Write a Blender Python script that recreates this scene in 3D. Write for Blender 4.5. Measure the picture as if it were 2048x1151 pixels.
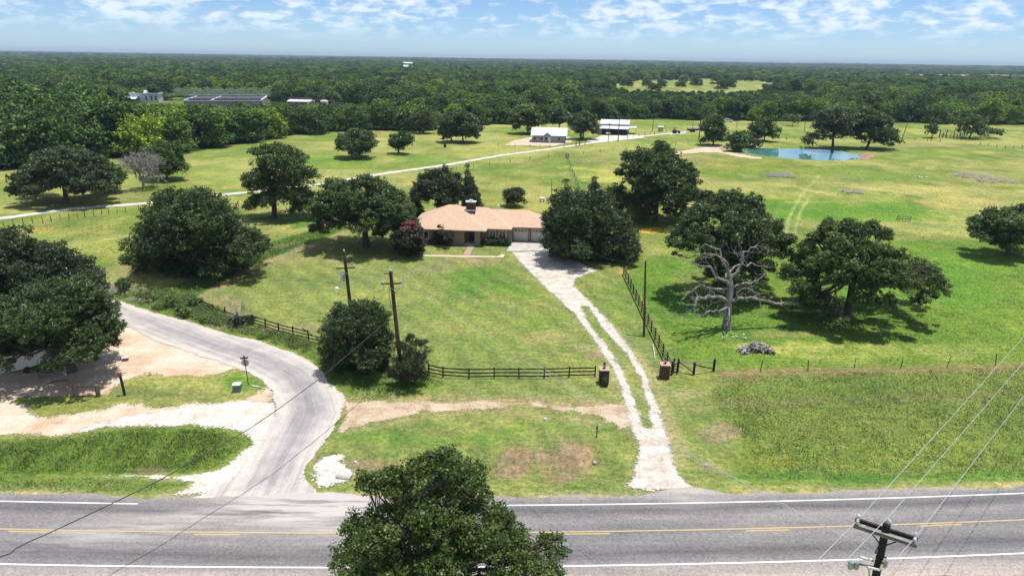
import bpy, bmesh, math, random
import numpy as np
from mathutils import Vector
R = math.radians
scene = bpy.context.scene
COL = scene.collection
for o in list(bpy.data.objects): bpy.data.objects.remove(o)

# ------------------------------------------------------------ camera
F, CAMH, PITCH, ROLL = 1365.0, 30.0, R(18.6), R(0.84)
_c, _s = math.cos(ROLL), math.sin(ROLL)
FW = np.array([0, math.cos(PITCH), -math.sin(PITCH)])
_u = np.array([0, math.sin(PITCH), math.cos(PITCH)]); _r = np.array([1., 0, 0])
RT = _r*_c + _u*_s; UP = _u*_c - _r*_s
cam_d = bpy.data.cameras.new('camera'); cam = bpy.data.objects.new('camera', cam_d); COL.objects.link(cam)
cam_d.sensor_width = 36; cam_d.lens = F*36/2048; cam_d.clip_start = 0.5; cam_d.clip_end = 60000
from mathutils import Matrix
cam.matrix_world = Matrix(((RT[0], UP[0], -FW[0], 0), (RT[1], UP[1], -FW[1], 0), (RT[2], UP[2], -FW[2], CAMH), (0, 0, 0, 1)))
scene.camera = cam
scene.view_settings.view_transform = 'Standard'; scene.view_settings.look = 'None'
scene.view_settings.exposure = 0.16; scene.view_settings.gamma = 1
scene.render.engine = 'CYCLES'
scene.cycles.max_bounces = 6; scene.cycles.transparent_max_bounces = 16; scene.cycles.volume_bounces = 0

# ------------------------------------------------------------ sun and sky
SUN = Vector((0.17, 0.075, 1.0)).normalized()
ld = bpy.data.lights.new('sun', 'SUN'); ld.energy = 4.6; ld.angle = R(0.5); ld.color = (1, 0.965, 0.9)
lo = bpy.data.objects.new('sun', ld); COL.objects.link(lo)
lo.rotation_euler = (-SUN).to_track_quat('-Z', 'Y').to_euler(); lo.location = (0, 0, 80)
W = bpy.data.worlds.new("World"); scene.world = W; W.use_nodes = True
nt = W.node_tree; nt.nodes.clear()
def nd(t, ty, **k):
    n = t.nodes.new(ty)
    for a, b in k.items():
        if a == 'ins':
            for i, v in b.items(): n.inputs[i].default_value = v
        else: setattr(n, a, b)
    return n
out = nd(nt, 'ShaderNodeOutputWorld'); bg = nd(nt, 'ShaderNodeBackground', ins={1: 0.105})
sky = nd(nt, 'ShaderNodeTexSky', sky_type='NISHITA', sun_disc=False)
sky.sun_elevation = math.asin(SUN.z); sky.sun_rotation = math.atan2(SUN.x, SUN.y)
sky.altitude = 0; sky.air_density = 0.62; sky.dust_density = 0.25; sky.ozone_density = 5.0
tc = nd(nt, 'ShaderNodeTexCoord')
def lk(t, a, ai, b, bi): t.links.new(a.outputs[ai], b.inputs[bi])
mp = nd(nt, 'ShaderNodeMapping'); mp.inputs['Scale'].default_value = (1, 1, 2.7); mp.inputs['Location'].default_value = (3.1, 0.4, 0.2)
lk(nt, tc, 'Generated', mp, 0)
n1 = nd(nt, 'ShaderNodeTexNoise', ins={'Scale': 34, 'Detail': 6, 'Roughness': 0.56, 'Distortion': 0.3}); lk(nt, mp, 0, n1, 'Vector')
n2 = nd(nt, 'ShaderNodeTexNoise', ins={'Scale': 9, 'Detail': 2, 'Roughness': 0.5}); lk(nt, mp, 0, n2, 'Vector')
add = nd(nt, 'ShaderNodeMath', operation='MULTIPLY_ADD', ins={1: 0.6}); lk(nt, n2, 0, add, 0); lk(nt, n1, 0, add, 2)
cr = nd(nt, 'ShaderNodeMapRange', interpolation_type='SMOOTHSTEP', ins={1: 0.70, 2: 0.98, 3: 0, 4: 1}); lk(nt, add, 0, cr, 0)
sx = nd(nt, 'ShaderNodeSeparateXYZ'); lk(nt, tc, 'Generated', sx, 0)
el = nd(nt, 'ShaderNodeMapRange', interpolation_type='SMOOTHSTEP', ins={1: 0.012, 2: 0.05, 3: 0, 4: 0.85}); lk(nt, sx, 2, el, 0)
mu = nd(nt, 'ShaderNodeMath', operation='MULTIPLY'); lk(nt, cr, 0, mu, 0); lk(nt, el, 0, mu, 1)
mx = nd(nt, 'ShaderNodeMix', data_type='RGBA'); lk(nt, mu, 0, mx, 0)
tn = nd(nt, 'ShaderNodeMix', data_type='RGBA', blend_type='MULTIPLY', ins={0: 1.0}); tn.inputs['B'].default_value = (1.0, 1.10, 1.18, 1); lk(nt, sky, 0, tn, 'A'); lk(nt, tn, 'Result', mx, 'A')
mx.inputs['B'].default_value = (8.0, 8.8, 9.5, 1)
lk(nt, mx, 'Result', bg, 0); lk(nt, bg, 0, out, 0)

# ------------------------------------------------------------ numpy noise, terrain, projection
rng = np.random.default_rng(7)
_L = rng.random((256, 256))
def vnoise(x, y):
    xi = np.floor(x).astype(int); yi = np.floor(y).astype(int); fx = x-xi; fy = y-yi
    fx = fx*fx*(3-2*fx); fy = fy*fy*(3-2*fy); a = xi & 255; b = yi & 255; a1 = (a+1) & 255; b1 = (b+1) & 255
    return (_L[a, b]*(1-fx)+_L[a1, b]*fx)*(1-fy)+(_L[a, b1]*(1-fx)+_L[a1, b1]*fx)*fy
def fbm(x, y, s=1.0, o=4, seed=0):
    r = 0; a = 1; t = 0; x = np.asarray(x, float)*s+seed*17.3; y = np.asarray(y, float)*s+seed*9.1
    for i in range(o):
        r = r+a*vnoise(x, y); t += a; a *= .5; x = x*2.03+5.7; y = y*2.03+3.1
    return r/t
def sst(a, b, x): t = np.clip((np.asarray(x, float)-a)/(b-a), 0, 1); return t*t*(3-2*t)
def ray(px, py): return FW+RT*(px-1024)/F-UP*(py-575.5)/F
def Gz(px, py, z=0.0):
    d = ray(px, py); t = (z-CAMH)/d[2]; return (d[0]*t, d[1]*t)
def P(x, y, z):
    x = np.asarray(x, float); y = np.asarray(y, float); z = np.asarray(z, float)-CAMH
    a = x*FW[0]+y*FW[1]+z*FW[2]; b = x*RT[0]+y*RT[1]+z*RT[2]; c = x*UP[0]+y*UP[1]+z*UP[2]
    a = np.where(a < 1, 1, a); return 1024+F*b/a, 575.5-F*c/a
def polyd(poly, x, y):
    """signed distance (+ inside) of points to a polygon"""
    x = np.asarray(x, float); y = np.asarray(y, float); d = np.full(x.shape, 1e18); ins = np.zeros(x.shape, bool)
    n = len(poly)
    for i in range(n):
        ax, ay = poly[i]; bx, by = poly[(i+1) % n]; ex = bx-ax; ey = by-ay; L = ex*ex+ey*ey+1e-12
        t = np.clip(((x-ax)*ex+(y-ay)*ey)/L, 0, 1); d = np.minimum(d, (x-ax-t*ex)**2+(y-ay-t*ey)**2)
        if ay != by:
            c = ((ay > y) != (by > y)) & (x < (bx-ax)*(y-ay)/(by-ay)+ax); ins ^= c
    return np.where(ins, 1, -1)*np.sqrt(d)
def linedist(pts, x, y):
    d = np.full(np.shape(x), 1e18)
    for (ax, ay), (bx, by) in zip(pts[:-1], pts[1:]):
        ex = bx-ax; ey = by-ay; L = ex*ex+ey*ey+1e-12
        t = np.clip(((x-ax)*ex+(y-ay)*ey)/L, 0, 1); d = np.minimum(d, (x-ax-t*ex)**2+(y-ay-t*ey)**2)
    return np.sqrt(d)
# highway centre line (yellow line), fitted in metres
_yl = np.array([Gz(*p) for p in ((0, 1060), (350, 1063), (690, 1066), (1100, 1067), (1500, 1058), (2048, 1040))])
_hc = np.polyfit(_yl[:, 0], _yl[:, 1], 2)
def hwy(x):
    x = np.asarray(x, float); xc = np.clip(x, -45, 50); s = 2*_hc[0]*xc+_hc[1]
    return np.polyval(_hc, xc)+s*(x-xc)
POND = [Gz(px, py, -0.3) for px, py in ((1485, 300), (1517, 296), (1561, 297), (1600, 297), (1648, 299), (1685, 303), (1716, 309), (1729, 315), (1697, 320), (1661, 321.5), (1624, 321), (1587, 319), (1551, 315), (1517, 310), (1495, 306))]
_pb = np.array(POND); PB = (_pb[:, 0].min()-14, _pb[:, 0].max()+14, _pb[:, 1].min()-14, _pb[:, 1].max()+14)
def hgt(x, y):
    x = np.atleast_1d(np.asarray(x, float)); y = np.atleast_1d(np.asarray(y, float)); x, y = np.broadcast_arrays(x, y)
    far = sst(1500, 5000, np.hypot(x, y))
    z = (fbm(x, y, 1/45., 2, 3)-.5)*0.5*sst(48, 75, y)
    z = z+far*(fbm(x, y, 1/2600., 3, 5)-.42)*34
    z = z+sst(9000, 14000, np.hypot(x, y))*(18+6*fbm(x, y, 1/1500., 3, 6))
    dh = y-hwy(x)
    dm = 1-np.exp(-((x+14)/7.0)**2)-np.exp(-((x-12.8)/4.0)**2)
    dm = dm*np.exp(-((x-2)/80.)**2)
    z = z-0.55*np.clip(dm, 0, 1)*np.exp(-((dh-7.6)/1.7)**2)
    m = (x > PB[0]) & (x < PB[1]) & (y > PB[2]) & (y < PB[3])
    if m.any():
        z = z.copy(); d = polyd(POND, x[m], y[m])
        zz = np.where(d > 0, -0.3-np.clip(d*0.35, 0, 1.4), 0); s = np.clip(-d/3.2, 0, 1)
        z[m] = np.where(d > 0, zz, z[m]*s+(-0.3)*(1-s)+0.25*np.exp(-((d+5)/3.)**2))
    return z
def h1(x, y): return float(hgt(x, y)[0])
def G(px, py):
    z = 0.0
    for _ in range(6):
        x, y = Gz(px, py, z); z = h1(x, y)
    return (x, y)
def G3(px, py):
    x, y = G(px, py); return Vector((x, y, h1(x, y)))
def PX(pts): return [G(*p) for p in pts]

# ------------------------------------------------------------ object helpers
def tag(o, label=None, cat=None, group=None, kind=None):
    for k, v in (('label', label), ('category', cat), ('group', group), ('kind', kind)):
        if v: o[k] = v
    return o
def empty(name, loc=(0, 0, 0), rz=0, label=None, cat=None, group=None):
    o = bpy.data.objects.new(name, None); COL.objects.link(o); o.location = loc; o.rotation_euler = (0, 0, rz)
    o.empty_display_size = 0.3
    return tag(o, label, cat, group)
def np_mesh(name, V, Fc, mat, parent=None, color=None, attrs=None, smooth=False, loc=None):
    """V (n,3), Fc (m,k) with constant k"""
    V = np.asarray(V, np.float32); Fc = np.asarray(Fc, np.int32); me = bpy.data.meshes.new(name)
    me.vertices.add(len(V)); me.vertices.foreach_set('co', V.ravel())
    k = Fc.shape[1]; me.loops.add(Fc.size); me.loops.foreach_set('vertex_index', Fc.ravel())
    me.polygons.add(len(Fc)); me.polygons.foreach_set('loop_start', np.arange(0, Fc.size, k, dtype=np.int32))
    me.polygons.foreach_set('loop_total', np.full(len(Fc), k, np.int32))
    if smooth: me.polygons.foreach_set('use_smooth', np.ones(len(Fc), bool))
    me.update(calc_edges=True)
    if color is not None:
        a = me.color_attributes.new('Col', 'FLOAT_COLOR', 'POINT'); c = np.ones((len(V), 4), np.float32); c[:, :3] = color
        a.data.foreach_set('color', c.ravel())
    for an, av in (attrs or {}).items():
        a = me.attributes.new(an, 'FLOAT', 'POINT'); a.data.foreach_set('value', np.asarray(av, np.float32))
    me.materials.append(mat)
    o = bpy.data.objects.new(name, me); COL.objects.link(o); o.parent = parent
    if loc is not None: o.location = loc
    return o
class MB:
    def __init__(s): s.v = []; s.f = []
    def face(s, pts):
        b = len(s.v); s.v += [tuple(p) for p in pts]; s.f.append(list(range(b, b+len(pts)))); return s
    def box(s, x0, x1, y0, y1, z0, z1, tp=1.0):
        b = len(s.v); cx = (x0+x1)/2; cy = (y0+y1)/2
        for z, k in ((z0, 1), (z1, tp)):
            for x, y in ((x0, y0), (x1, y0), (x1, y1), (x0, y1)): s.v.append((cx+(x-cx)*k, cy+(y-cy)*k, z))
        s.f += [[b+3, b+2, b+1, b], [b+4, b+5, b+6, b+7]]+[[b+i, b+(i+1) % 4, b+4+(i+1) % 4, b+4+i] for i in range(4)]
        return s
    def tube(s, pts, rad, n=6, caps=True):
        pts = [Vector(p) for p in pts]; m = len(pts)
        if not hasattr(rad, '__len__'): rad = [rad]*m
        b = len(s.v); pu = None
        for i, p in enumerate(pts):
            d = (pts[min(i+1, m-1)]-pts[max(i-1, 0)])
            d = d.normalized() if d.length > 1e-9 else Vector((0, 0, 1))
            if pu is None:
                pu = d.orthogonal().normalized()
            else:
                pu = pu-d*pu.dot(d); pu = pu.normalized() if pu.length > 1e-6 else d.orthogonal().normalized()
            w = d.cross(pu)
            for k in range(n):
                a = 2*math.pi*k/n; s.v.append(tuple(p+(pu*math.cos(a)+w*math.sin(a))*rad[i]))
        for i in range(m-1):
            for k in range(n):
                k2 = (k+1) % n; s.f.append([b+i*n+k, b+i*n+k2, b+(i+1)*n+k2, b+(i+1)*n+k])
        if caps: s.f.append([b+k for k in reversed(range(n))]); s.f.append([b+(m-1)*n+k for k in range(n)])
        return s
    def bar(s, a, b, w, t):
        """board from a to b, t thick sideways, w tall"""
        a = Vector(a); b = Vector(b); d = (b-a); h = Vector((-d.y, d.x, 0)); h = h.normalized() if h.length > 1e-6 else Vector((1, 0, 0))
        u = h.cross(d).normalized(); u = -u if u.z < 0 else u
        if abs(d.normalized().z) > .95: u = Vector((0, 1, 0)); h = Vector((1, 0, 0))
        k = len(s.v)
        for p in (a, b):
            for i, j in ((-1, -1), (1, -1), (1, 1), (-1, 1)): s.v.append(tuple(p+h*t/2*i+u*w/2*j))
        s.f += [[k, k+1, k+2, k+3], [k+7, k+6, k+5, k+4]]+[[k+i, k+4+i, k+4+(i+1) % 4, k+(i+1) % 4] for i in range(4)]
        return s
    def prism(s, prof, axis, a, b):
        """extrude 2D profile along axis 'x' or 'y' from a to b"""
        k = len(s.v); n = len(prof)
        for t in (a, b):
            for p, q in prof: s.v.append((t, p, q) if axis == 'x' else (p, t, q))
        s.f += [list(range(k, k+n)), list(range(k+2*n-1, k+n-1, -1))]+[[k+i, k+n+i, k+n+(i+1) % n, k+(i+1) % n] for i in range(n)]
        return s
    def lathe(s, prof, c=(0, 0, 0), n=12):
        k = len(s.v)
        for r, z in prof:
            for i in range(n):
                a = 2*math.pi*i/n; s.v.append((c[0]+r*math.cos(a), c[1]+r*math.sin(a), c[2]+z))
        for j in range(len(prof)-1):
            for i in range(n):
                i2 = (i+1) % n; s.f.append([k+j*n+i, k+j*n+i2, k+(j+1)*n+i2, k+(j+1)*n+i])
        s.f.append([k+i for i in reversed(range(n))]); s.f.append([k+(len(prof)-1)*n+i for i in range(n)])
        return s
    def build(s, name, mat, parent=None, smooth=False, bevel=0, loc=None, fixn=True):
        me = bpy.data.meshes.new(name); me.from_pydata(s.v, [], s.f); me.materials.append(mat)
        if fixn or bevel:
            bm = bmesh.new(); bm.from_mesh(me)
            bmesh.ops.recalc_face_normals(bm, faces=bm.faces)
            if bevel: bmesh.ops.bevel(bm, geom=bm.edges[:], offset=bevel, segments=1, affect='EDGES')
            bm.to_mesh(me); bm.free()
        if smooth:
            for p in me.polygons: p.use_smooth = True
        o = bpy.data.objects.new(name, me); COL.objects.link(o); o.parent = parent
        if loc is not None: o.location = loc
        return o
def copy_tree(o, parent=None):
    c = o.copy(); COL.objects.link(c); c.parent = parent
    for ch in list(o.children): copy_tree(ch, c)
    return c

# ------------------------------------------------------------ materials
def material(name):
    m = bpy.data.materials.new(name); m.use_nodes = True; t = m.node_tree; t.nodes.clear()
    o = nd(t, 'ShaderNodeOutputMaterial'); b = nd(t, 'ShaderNodeBsdfPrincipled'); lk(t, b, 0, o, 0)
    return m, t, b, o
def ramp(t, stops):
    n = nd(t, 'ShaderNodeValToRGB'); e = n.color_ramp.elements
    while len(e) < len(stops): e.new(0.5)
    for i, (p, c) in enumerate(stops):
        e[i].position = p; e[i].color = (*c, 1) if len(c) == 3 else c
    return n
def noise_mat(name, c1, c2, scale=3, rough=.8, detail=4, metal=0, bump=0, spec=.3, stretch=None, c3=None, lo=.35, hi=.65):
    """two-tone procedural noise on object/world coordinates"""
    m, t, b, o = material(name)
    g = nd(t, 'ShaderNodeTexCoord'); mp = nd(t, 'ShaderNodeMapping'); lk(t, g, 'Object', mp, 0)
    if stretch: mp.inputs['Scale'].default_value = stretch
    n = nd(t, 'ShaderNodeTexNoise', ins={'Scale': scale, 'Detail': detail, 'Roughness': .6}); lk(t, mp, 0, n, 'Vector')
    st = [(lo, c1), (hi, c2)] if c3 is None else [(lo, c1), ((lo+hi)/2, c2), (hi, c3)]
    r = ramp(t, st); lk(t, n, 0, r, 0); lk(t, r, 0, b, 'Base Color')
    b.inputs['Roughness'].default_value = rough; b.inputs['Metallic'].default_value = metal; b.inputs['Specular IOR Level'].default_value = spec
    if bump:
        bp = nd(t, 'ShaderNodeBump', ins={'Strength': bump, 'Distance': .02}); lk(t, n, 0, bp, 'Height'); lk(t, bp, 0, b, 'Normal')
    return m
def mul_noise(t, base_node, base_out, layers, vec='Object'):
    """multiply a colour by successive noise layers (scale, lo colour, hi colour, stretch)"""
    g = nd(t, 'ShaderNodeTexCoord'); cur, co = base_node, base_out
    for (sc, c1, c2, st, det) in layers:
        mp = nd(t, 'ShaderNodeMapping'); lk(t, g, vec, mp, 0)
        if st: mp.inputs['Scale'].default_value = st[:3]; mp.inputs['Rotation'].default_value = (0, 0, st[3])
        n = nd(t, 'ShaderNodeTexNoise', ins={'Scale': sc, 'Detail': det, 'Roughness': .62}); lk(t, mp, 0, n, 'Vector')
        r = ramp(t, [(.34, c1), (.66, c2)]); lk(t, n, 0, r, 0)
        m = nd(t, 'ShaderNodeMix', data_type='RGBA', blend_type='MULTIPLY', ins={0: 1.0})
        lk(t, cur, co, m, 'A'); lk(t, r, 0, m, 'B'); cur, co = m, 'Result'
    return cur, co
# ground: colour of the grass cover is painted on the terrain in metres, broken up by noise
def ground_material():
    m, t, b, o = material('grass_ground')
    a = nd(t, 'ShaderNodeAttribute', attribute_name='Col')
    L = [(0.09, (.74, .84, .80), (1.24, 1.12, 1.05), None, 6), (0.55, (.78, .88, .80), (1.26, 1.13, 1.15), (.7, 2.6, 1, .22), 6), (0.3, (.86, .92, .86), (1.14, 1.08, 1.1), (3.2, .5, 1, -.5), 4),
         (2.3, (.60, .72, .62), (1.42, 1.3, 1.25), None, 6), (11, (.68, .76, .68), (1.34, 1.26, 1.25), None, 2)]
    c, co = mul_noise(t, a, 'Color', L); lk(t, c, co, b, 'Base Color')
    b.inputs['Roughness'].default_value = .95; b.inputs['Specular IOR Level'].default_value = .1
    g = nd(t, 'ShaderNodeTexCoord'); n = nd(t, 'ShaderNodeTexNoise', ins={'Scale': 3.0, 'Detail': 5, 'Roughness': .7}); lk(t, g, 'Object', n, 'Vector')
    bp = nd(t, 'ShaderNodeBump', ins={'Strength': .9, 'Distance': .16}); lk(t, n, 0, bp, 'Height'); lk(t, bp, 0, b, 'Normal')
    return m
M_ground = ground_material()
def blade_material():
    m, t, b, o = material('grass_blades')
    a = nd(t, 'ShaderNodeAttribute', attribute_name='Col'); lk(t, a, 'Color', b, 'Base Color')
    b.inputs['Roughness'].default_value = .6; b.inputs['Specular IOR Level'].default_value = .25
    tr = nd(t, 'ShaderNodeBsdfTranslucent'); lk(t, a, 'Color', tr, 0); mxs = nd(t, 'ShaderNodeMixShader', ins={0: .25})
    ge = nd(t, 'ShaderNodeNewGeometry'); sc_ = nd(t, 'ShaderNodeVectorMath', operation='SCALE'); sc_.inputs['Scale'].default_value = .55; lk(t, ge, 'Normal', sc_, 0)
    ad = nd(t, 'ShaderNodeVectorMath', operation='ADD', ins={1: (0, 0, .9)}); lk(t, sc_, 0, ad, 0); nn = nd(t, 'ShaderNodeVectorMath', operation='NORMALIZE'); lk(t, ad, 0, nn, 0); lk(t, nn, 0, b, 'Normal')
    lk(t, b, 0, mxs, 1); lk(t, tr, 0, mxs, 2); lk(t, mxs, 0, o, 0); return m
M_blade = blade_material()
def leaf_material(name, dark, mid, light, rnd=.35, trans=.34, rough=.45, spec=.38, hue=None):
    m, t, b, o = material(name)
    a = nd(t, 'ShaderNodeAttribute', attribute_name='tone'); r = ramp(t, [(0, dark), (.5, mid), (1, light)]); lk(t, a, 'Fac', r, 0)
    oi = nd(t, 'ShaderNodeObjectInfo'); r2 = ramp(t, hue or [(0, (1-rnd, 1-rnd, 1-rnd*.6)), (.5, (1, 1, 1)), (1, (1+rnd*1.1, 1+rnd, 1))])
    lk(t, oi, 'Random', r2, 0)
    m2 = nd(t, 'ShaderNodeMix', data_type='RGBA', blend_type='MULTIPLY', ins={0: 1.0}); lk(t, r, 0, m2, 'A'); lk(t, r2, 0, m2, 'B')
    lk(t, m2, 'Result', b, 'Base Color'); b.inputs['Roughness'].default_value = rough; b.inputs['Specular IOR Level'].default_value = spec
    tr = nd(t, 'ShaderNodeBsdfTranslucent'); lk(t, m2, 'Result', tr, 0); mxs = nd(t, 'ShaderNodeMixShader', ins={0: trans})
    lk(t, b, 0, mxs, 1); lk(t, tr, 0, mxs, 2); lk(t, mxs, 0, o, 0); return m
M_oak = leaf_material('oak_leaves', (.030, .055, .016), (.080, .135, .036), (.18, .25, .085), .15)
M_oak_grey = leaf_material('grey_oak_leaves', (.035, .052, .022), (.07, .10, .042), (.13, .17, .08), .1)
M_live = leaf_material('bright_leaves', (.03, .07, .014), (.06, .13, .025), (.12, .20, .045), .15)
M_cedar = leaf_material('cedar_needles', (.022, .042, .015), (.054, .094, .030), (.12, .17, .06), .12, trans=.15)
M_shrub = leaf_material('shrub_leaves', (.03, .05, .02), (.07, .11, .035), (.13, .17, .06), .15)
M_brush = leaf_material('brush_leaves', (.08, .13, .04), (.16, .23, .07), (.27, .34, .13), .15, trans=.35)
M_myrtle = leaf_material('myrtle_leaves', (.03, .035, .02), (.06, .07, .035), (.12, .12, .07), .1)
M_flower = leaf_material('pink_blossom', (.22, .06, .07), (.34, .11, .12), (.48, .2, .19), .1)
M_dry = leaf_material('dry_scrub', (.36, .34, .29), (.5, .47, .41), (.66, .62, .55), .1, trans=.4)
def drift(m, sc=.012):
    t = m.node_tree; mx = [n for n in t.nodes if n.type == 'MIX' and n.blend_type == 'MULTIPLY'][0]; g = nd(t, 'ShaderNodeNewGeometry')
    n = nd(t, 'ShaderNodeTexNoise', ins={'Scale': sc, 'Detail': 4, 'Roughness': .6}); lk(t, g, 'Position', n, 'Vector')
    r = ramp(t, [(.36, (.62, .70, .70)), (.5, (1, 1, 1)), (.62, (1.45, 1.35, 1.1))]); lk(t, n, 0, r, 0)
    q = nd(t, 'ShaderNodeMix', data_type='RGBA', blend_type='MULTIPLY', ins={0: 1.0}); src = mx.inputs['B'].links[0].from_socket
    t.links.new(src, q.inputs['A']); lk(t, r, 0, q, 'B'); t.links.new(q.outputs['Result'], mx.inputs['B'])
M_forest = leaf_material('forest_leaves', (.036, .072, .017), (.100, .175, .042), (.24, .37, .10), .2, trans=.2, rough=.6, spec=.2,
    hue=[(0, (.5, .56, .62)), (.3, (.72, .78, .82)), (.6, (1.0, 1.0, 1.0)), (.85, (1.3, 1.25, .9)), (1, (1.7, 1.5, .9))])
drift(M_forest)
M_bark = noise_mat('bark', (.045, .035, .028), (.14, .115, .095), 6, .95, stretch=(1, 1, .25), bump=.6)
M_deadwood = noise_mat('dead_wood', (.10, .088, .08), (.36, .33, .31), 3, .9, stretch=(1, 1, .4), bump=.4)
M_palewood = noise_mat('pale_branches', (.22, .2, .19), (.40, .38, .36), 3, .9)
M_pole = noise_mat('pole_wood', (.045, .028, .02), (.12, .075, .05), 4, .9, stretch=(1, 1, .15), bump=.3)
M_blackwood = noise_mat('creosote_boards', (.014, .012, .012), (.045, .04, .038), 5, .8, stretch=(.4, .4, 3))
M_greywood = noise_mat('weathered_boards', (.16, .13, .11), (.34, .30, .26), 5, .9, stretch=(.5, .5, 2))
M_whitep = noise_mat('white_paint', (.62, .62, .61), (.8, .8, .79), 6, .5)
M_metal = noise_mat('galvanised', (.42, .45, .5), (.6, .63, .68), 5, .35, metal=.5)
M_dark = noise_mat('dark_metal', (.015, .015, .017), (.04, .04, .045), 5, .5)
M_wire = noise_mat('aluminium_wire', (.4, .4, .4), (.55, .55, .55), 5, .5, metal=.2)
M_cable = noise_mat('black_cable', (.02, .02, .022), (.05, .05, .05), 5, .5)
M_porcelain = noise_mat('porcelain', (.45, .43, .42), (.7, .68, .66), 8, .3)
M_glass = noise_mat('window_glass', (.02, .025, .03), (.05, .06, .07), 1, .1, spec=.8)
M_conc = noise_mat('concrete', (.38, .35, .31), (.56, .52, .47), 1.3, .9, detail=8)
M_rock = noise_mat('white_rock', (.45, .44, .43), (.75, .74, .72), 4, .9)
M_steel = noise_mat('white_metal_sheet', (.58, .61, .66), (.70, .73, .78), .5, .4, spec=.4)
M_greywall = noise_mat('grey_cladding', (.22, .22, .23), (.30, .30, .31), .6, .7)
M_facility = noise_mat('facility_concrete', (.17, .16, .165), (.32, .31, .31), .4, .9, detail=6, stretch=(1, 1, 2))
M_pale_conc = noise_mat('pale_concrete', (.42, .41, .43), (.62, .60, .61), .5, .9, detail=6)
M_rust = noise_mat('rust', (.16, .06, .03), (.32, .13, .07), 2, .9)
M_green = noise_mat('green_paint', (.10, .15, .13), (.16, .22, .19), 3, .5)
def brick(name, c1, c2, mortar, sc=1.0):
    m, t, b, o = material(name); g = nd(t, 'ShaderNodeTexCoord')
    mp = nd(t, 'ShaderNodeMapping'); mp.inputs['Rotation'].default_value = (R(90), 0, 0); lk(t, g, 'Object', mp, 0)
    k = nd(t, 'ShaderNodeTexBrick', ins={'Color1': (*c1, 1), 'Color2': (*c2, 1), 'Mortar': (*mortar, 1), 'Scale': sc, 'Mortar Size': .012, 'Brick Width': .24, 'Row Height': .085, 'Bias': 0}); lk(t, mp, 0, k, 0)
    c, co = mul_noise(t, k, 0, [(9, (.7, .7, .7), (1.25, 1.2, 1.2), None, 3)]); lk(t, c, co, b, 'Base Color'); b.inputs['Roughness'].default_value = .9
    return m
M_brick = brick('tan_brick', (.34, .20, .13), (.20, .11, .075), (.36, .30, .25))
M_redbrick = brick('red_brick', (.085, .038, .03), (.05, .024, .02), (.10, .08, .07))
def shingle():
    m, t, b, o = material('roof_shingles'); g = nd(t, 'ShaderNodeTexCoord')
    base = nd(t, 'ShaderNodeRGB'); base.outputs[0].default_value = (.61, .415, .29, 1)
    w = nd(t, 'ShaderNodeTexBrick', ins={'Color1': (1.04, 1.03, 1.02, 1), 'Color2': (.9, .9, .9, 1), 'Mortar': (.7, .68, .66, 1), 'Scale': 1, 'Mortar Size': .01, 'Brick Width': .33, 'Row Height': .14}); lk(t, g, 'Object', w, 0)
    mm = nd(t, 'ShaderNodeMix', data_type='RGBA', blend_type='MULTIPLY', ins={0: .8}); lk(t, base, 0, mm, 'A'); lk(t, w, 0, mm, 'B')
    c, co = mul_noise(t, mm, 'Result', [(1.6, (.93, .93, .93), (1.06, 1.06, 1.06), None, 5), (9, (.86, .86, .86), (1.14, 1.13, 1.12), None, 2)])
    lk(t, c, co, b, 'Base Color'); b.inputs['Roughness'].default_value = .9; return m
M_roof = shingle()
# ------------------------------------------------------------ surface sheets with ragged outlines
def sheet(name, f, bounds, res, mat, dz=.03, label=None, z=None, kind='structure', attrs=None, clampf=None):
    x0, x1, y0, y1 = bounds; xs = np.arange(x0, x1+res, res); ys = np.arange(y0, y1+res, res)
    X, Y = np.meshgrid(xs, ys, indexing='ij'); D = f(X, Y); gx, gy = np.gradient(D, res)
    g2 = gx*gx+gy*gy+1e-6; outm = D < 0
    st = np.clip(-D/np.sqrt(g2), 0, res*1.2)/np.sqrt(g2)
    X2 = np.where(outm, X+gx*st, X); Y2 = np.where(outm, Y+gy*st, Y)
    keep = (D[:-1, :-1] > 0) | (D[1:, :-1] > 0) | (D[1:, 1:] > 0) | (D[:-1, 1:] > 0)
    nx, ny = X.shape; idx = np.arange(nx*ny).reshape(nx, ny)
    Fc = np.stack([idx[:-1, :-1][keep], idx[1:, :-1][keep], idx[1:, 1:][keep], idx[:-1, 1:][keep]], 1)
    used = np.unique(Fc); rm = np.full(nx*ny, -1); rm[used] = np.arange(len(used)); Fc = rm[Fc]
    x = X2.ravel()[used]; y = Y2.ravel()[used]; d = D.ravel()[used]
    zz = (hgt(x, y)+dz) if z is None else np.full(x.shape, z)
    at = {'edge': np.clip(d, 0, 50)}
    if attrs:
        for k, fn in attrs.items(): at[k] = fn(x, y)
    o = np_mesh(name, np.stack([x, y, zz], 1), Fc, mat, attrs=at, smooth=True)
    return tag(o, label, None, None, kind)
def bnd(poly, pad=1.5):
    a = np.array(poly); return a[:, 0].min()-pad, a[:, 0].max()+pad, a[:, 1].min()-pad, a[:, 1].max()+pad
def ragged(poly, amp=.5, sc=.8, seed=1, holes=()):
    def f(x, y):
        d = polyd(poly, x, y)+(fbm(x, y, sc, 4, seed)-.5)*2*amp
        for hp, ha in holes: d = np.minimum(d, -(polyd(hp, x, y)+(fbm(x, y, sc, 4, seed+3)-.5)*2*ha))
        return d
    return f
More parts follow.
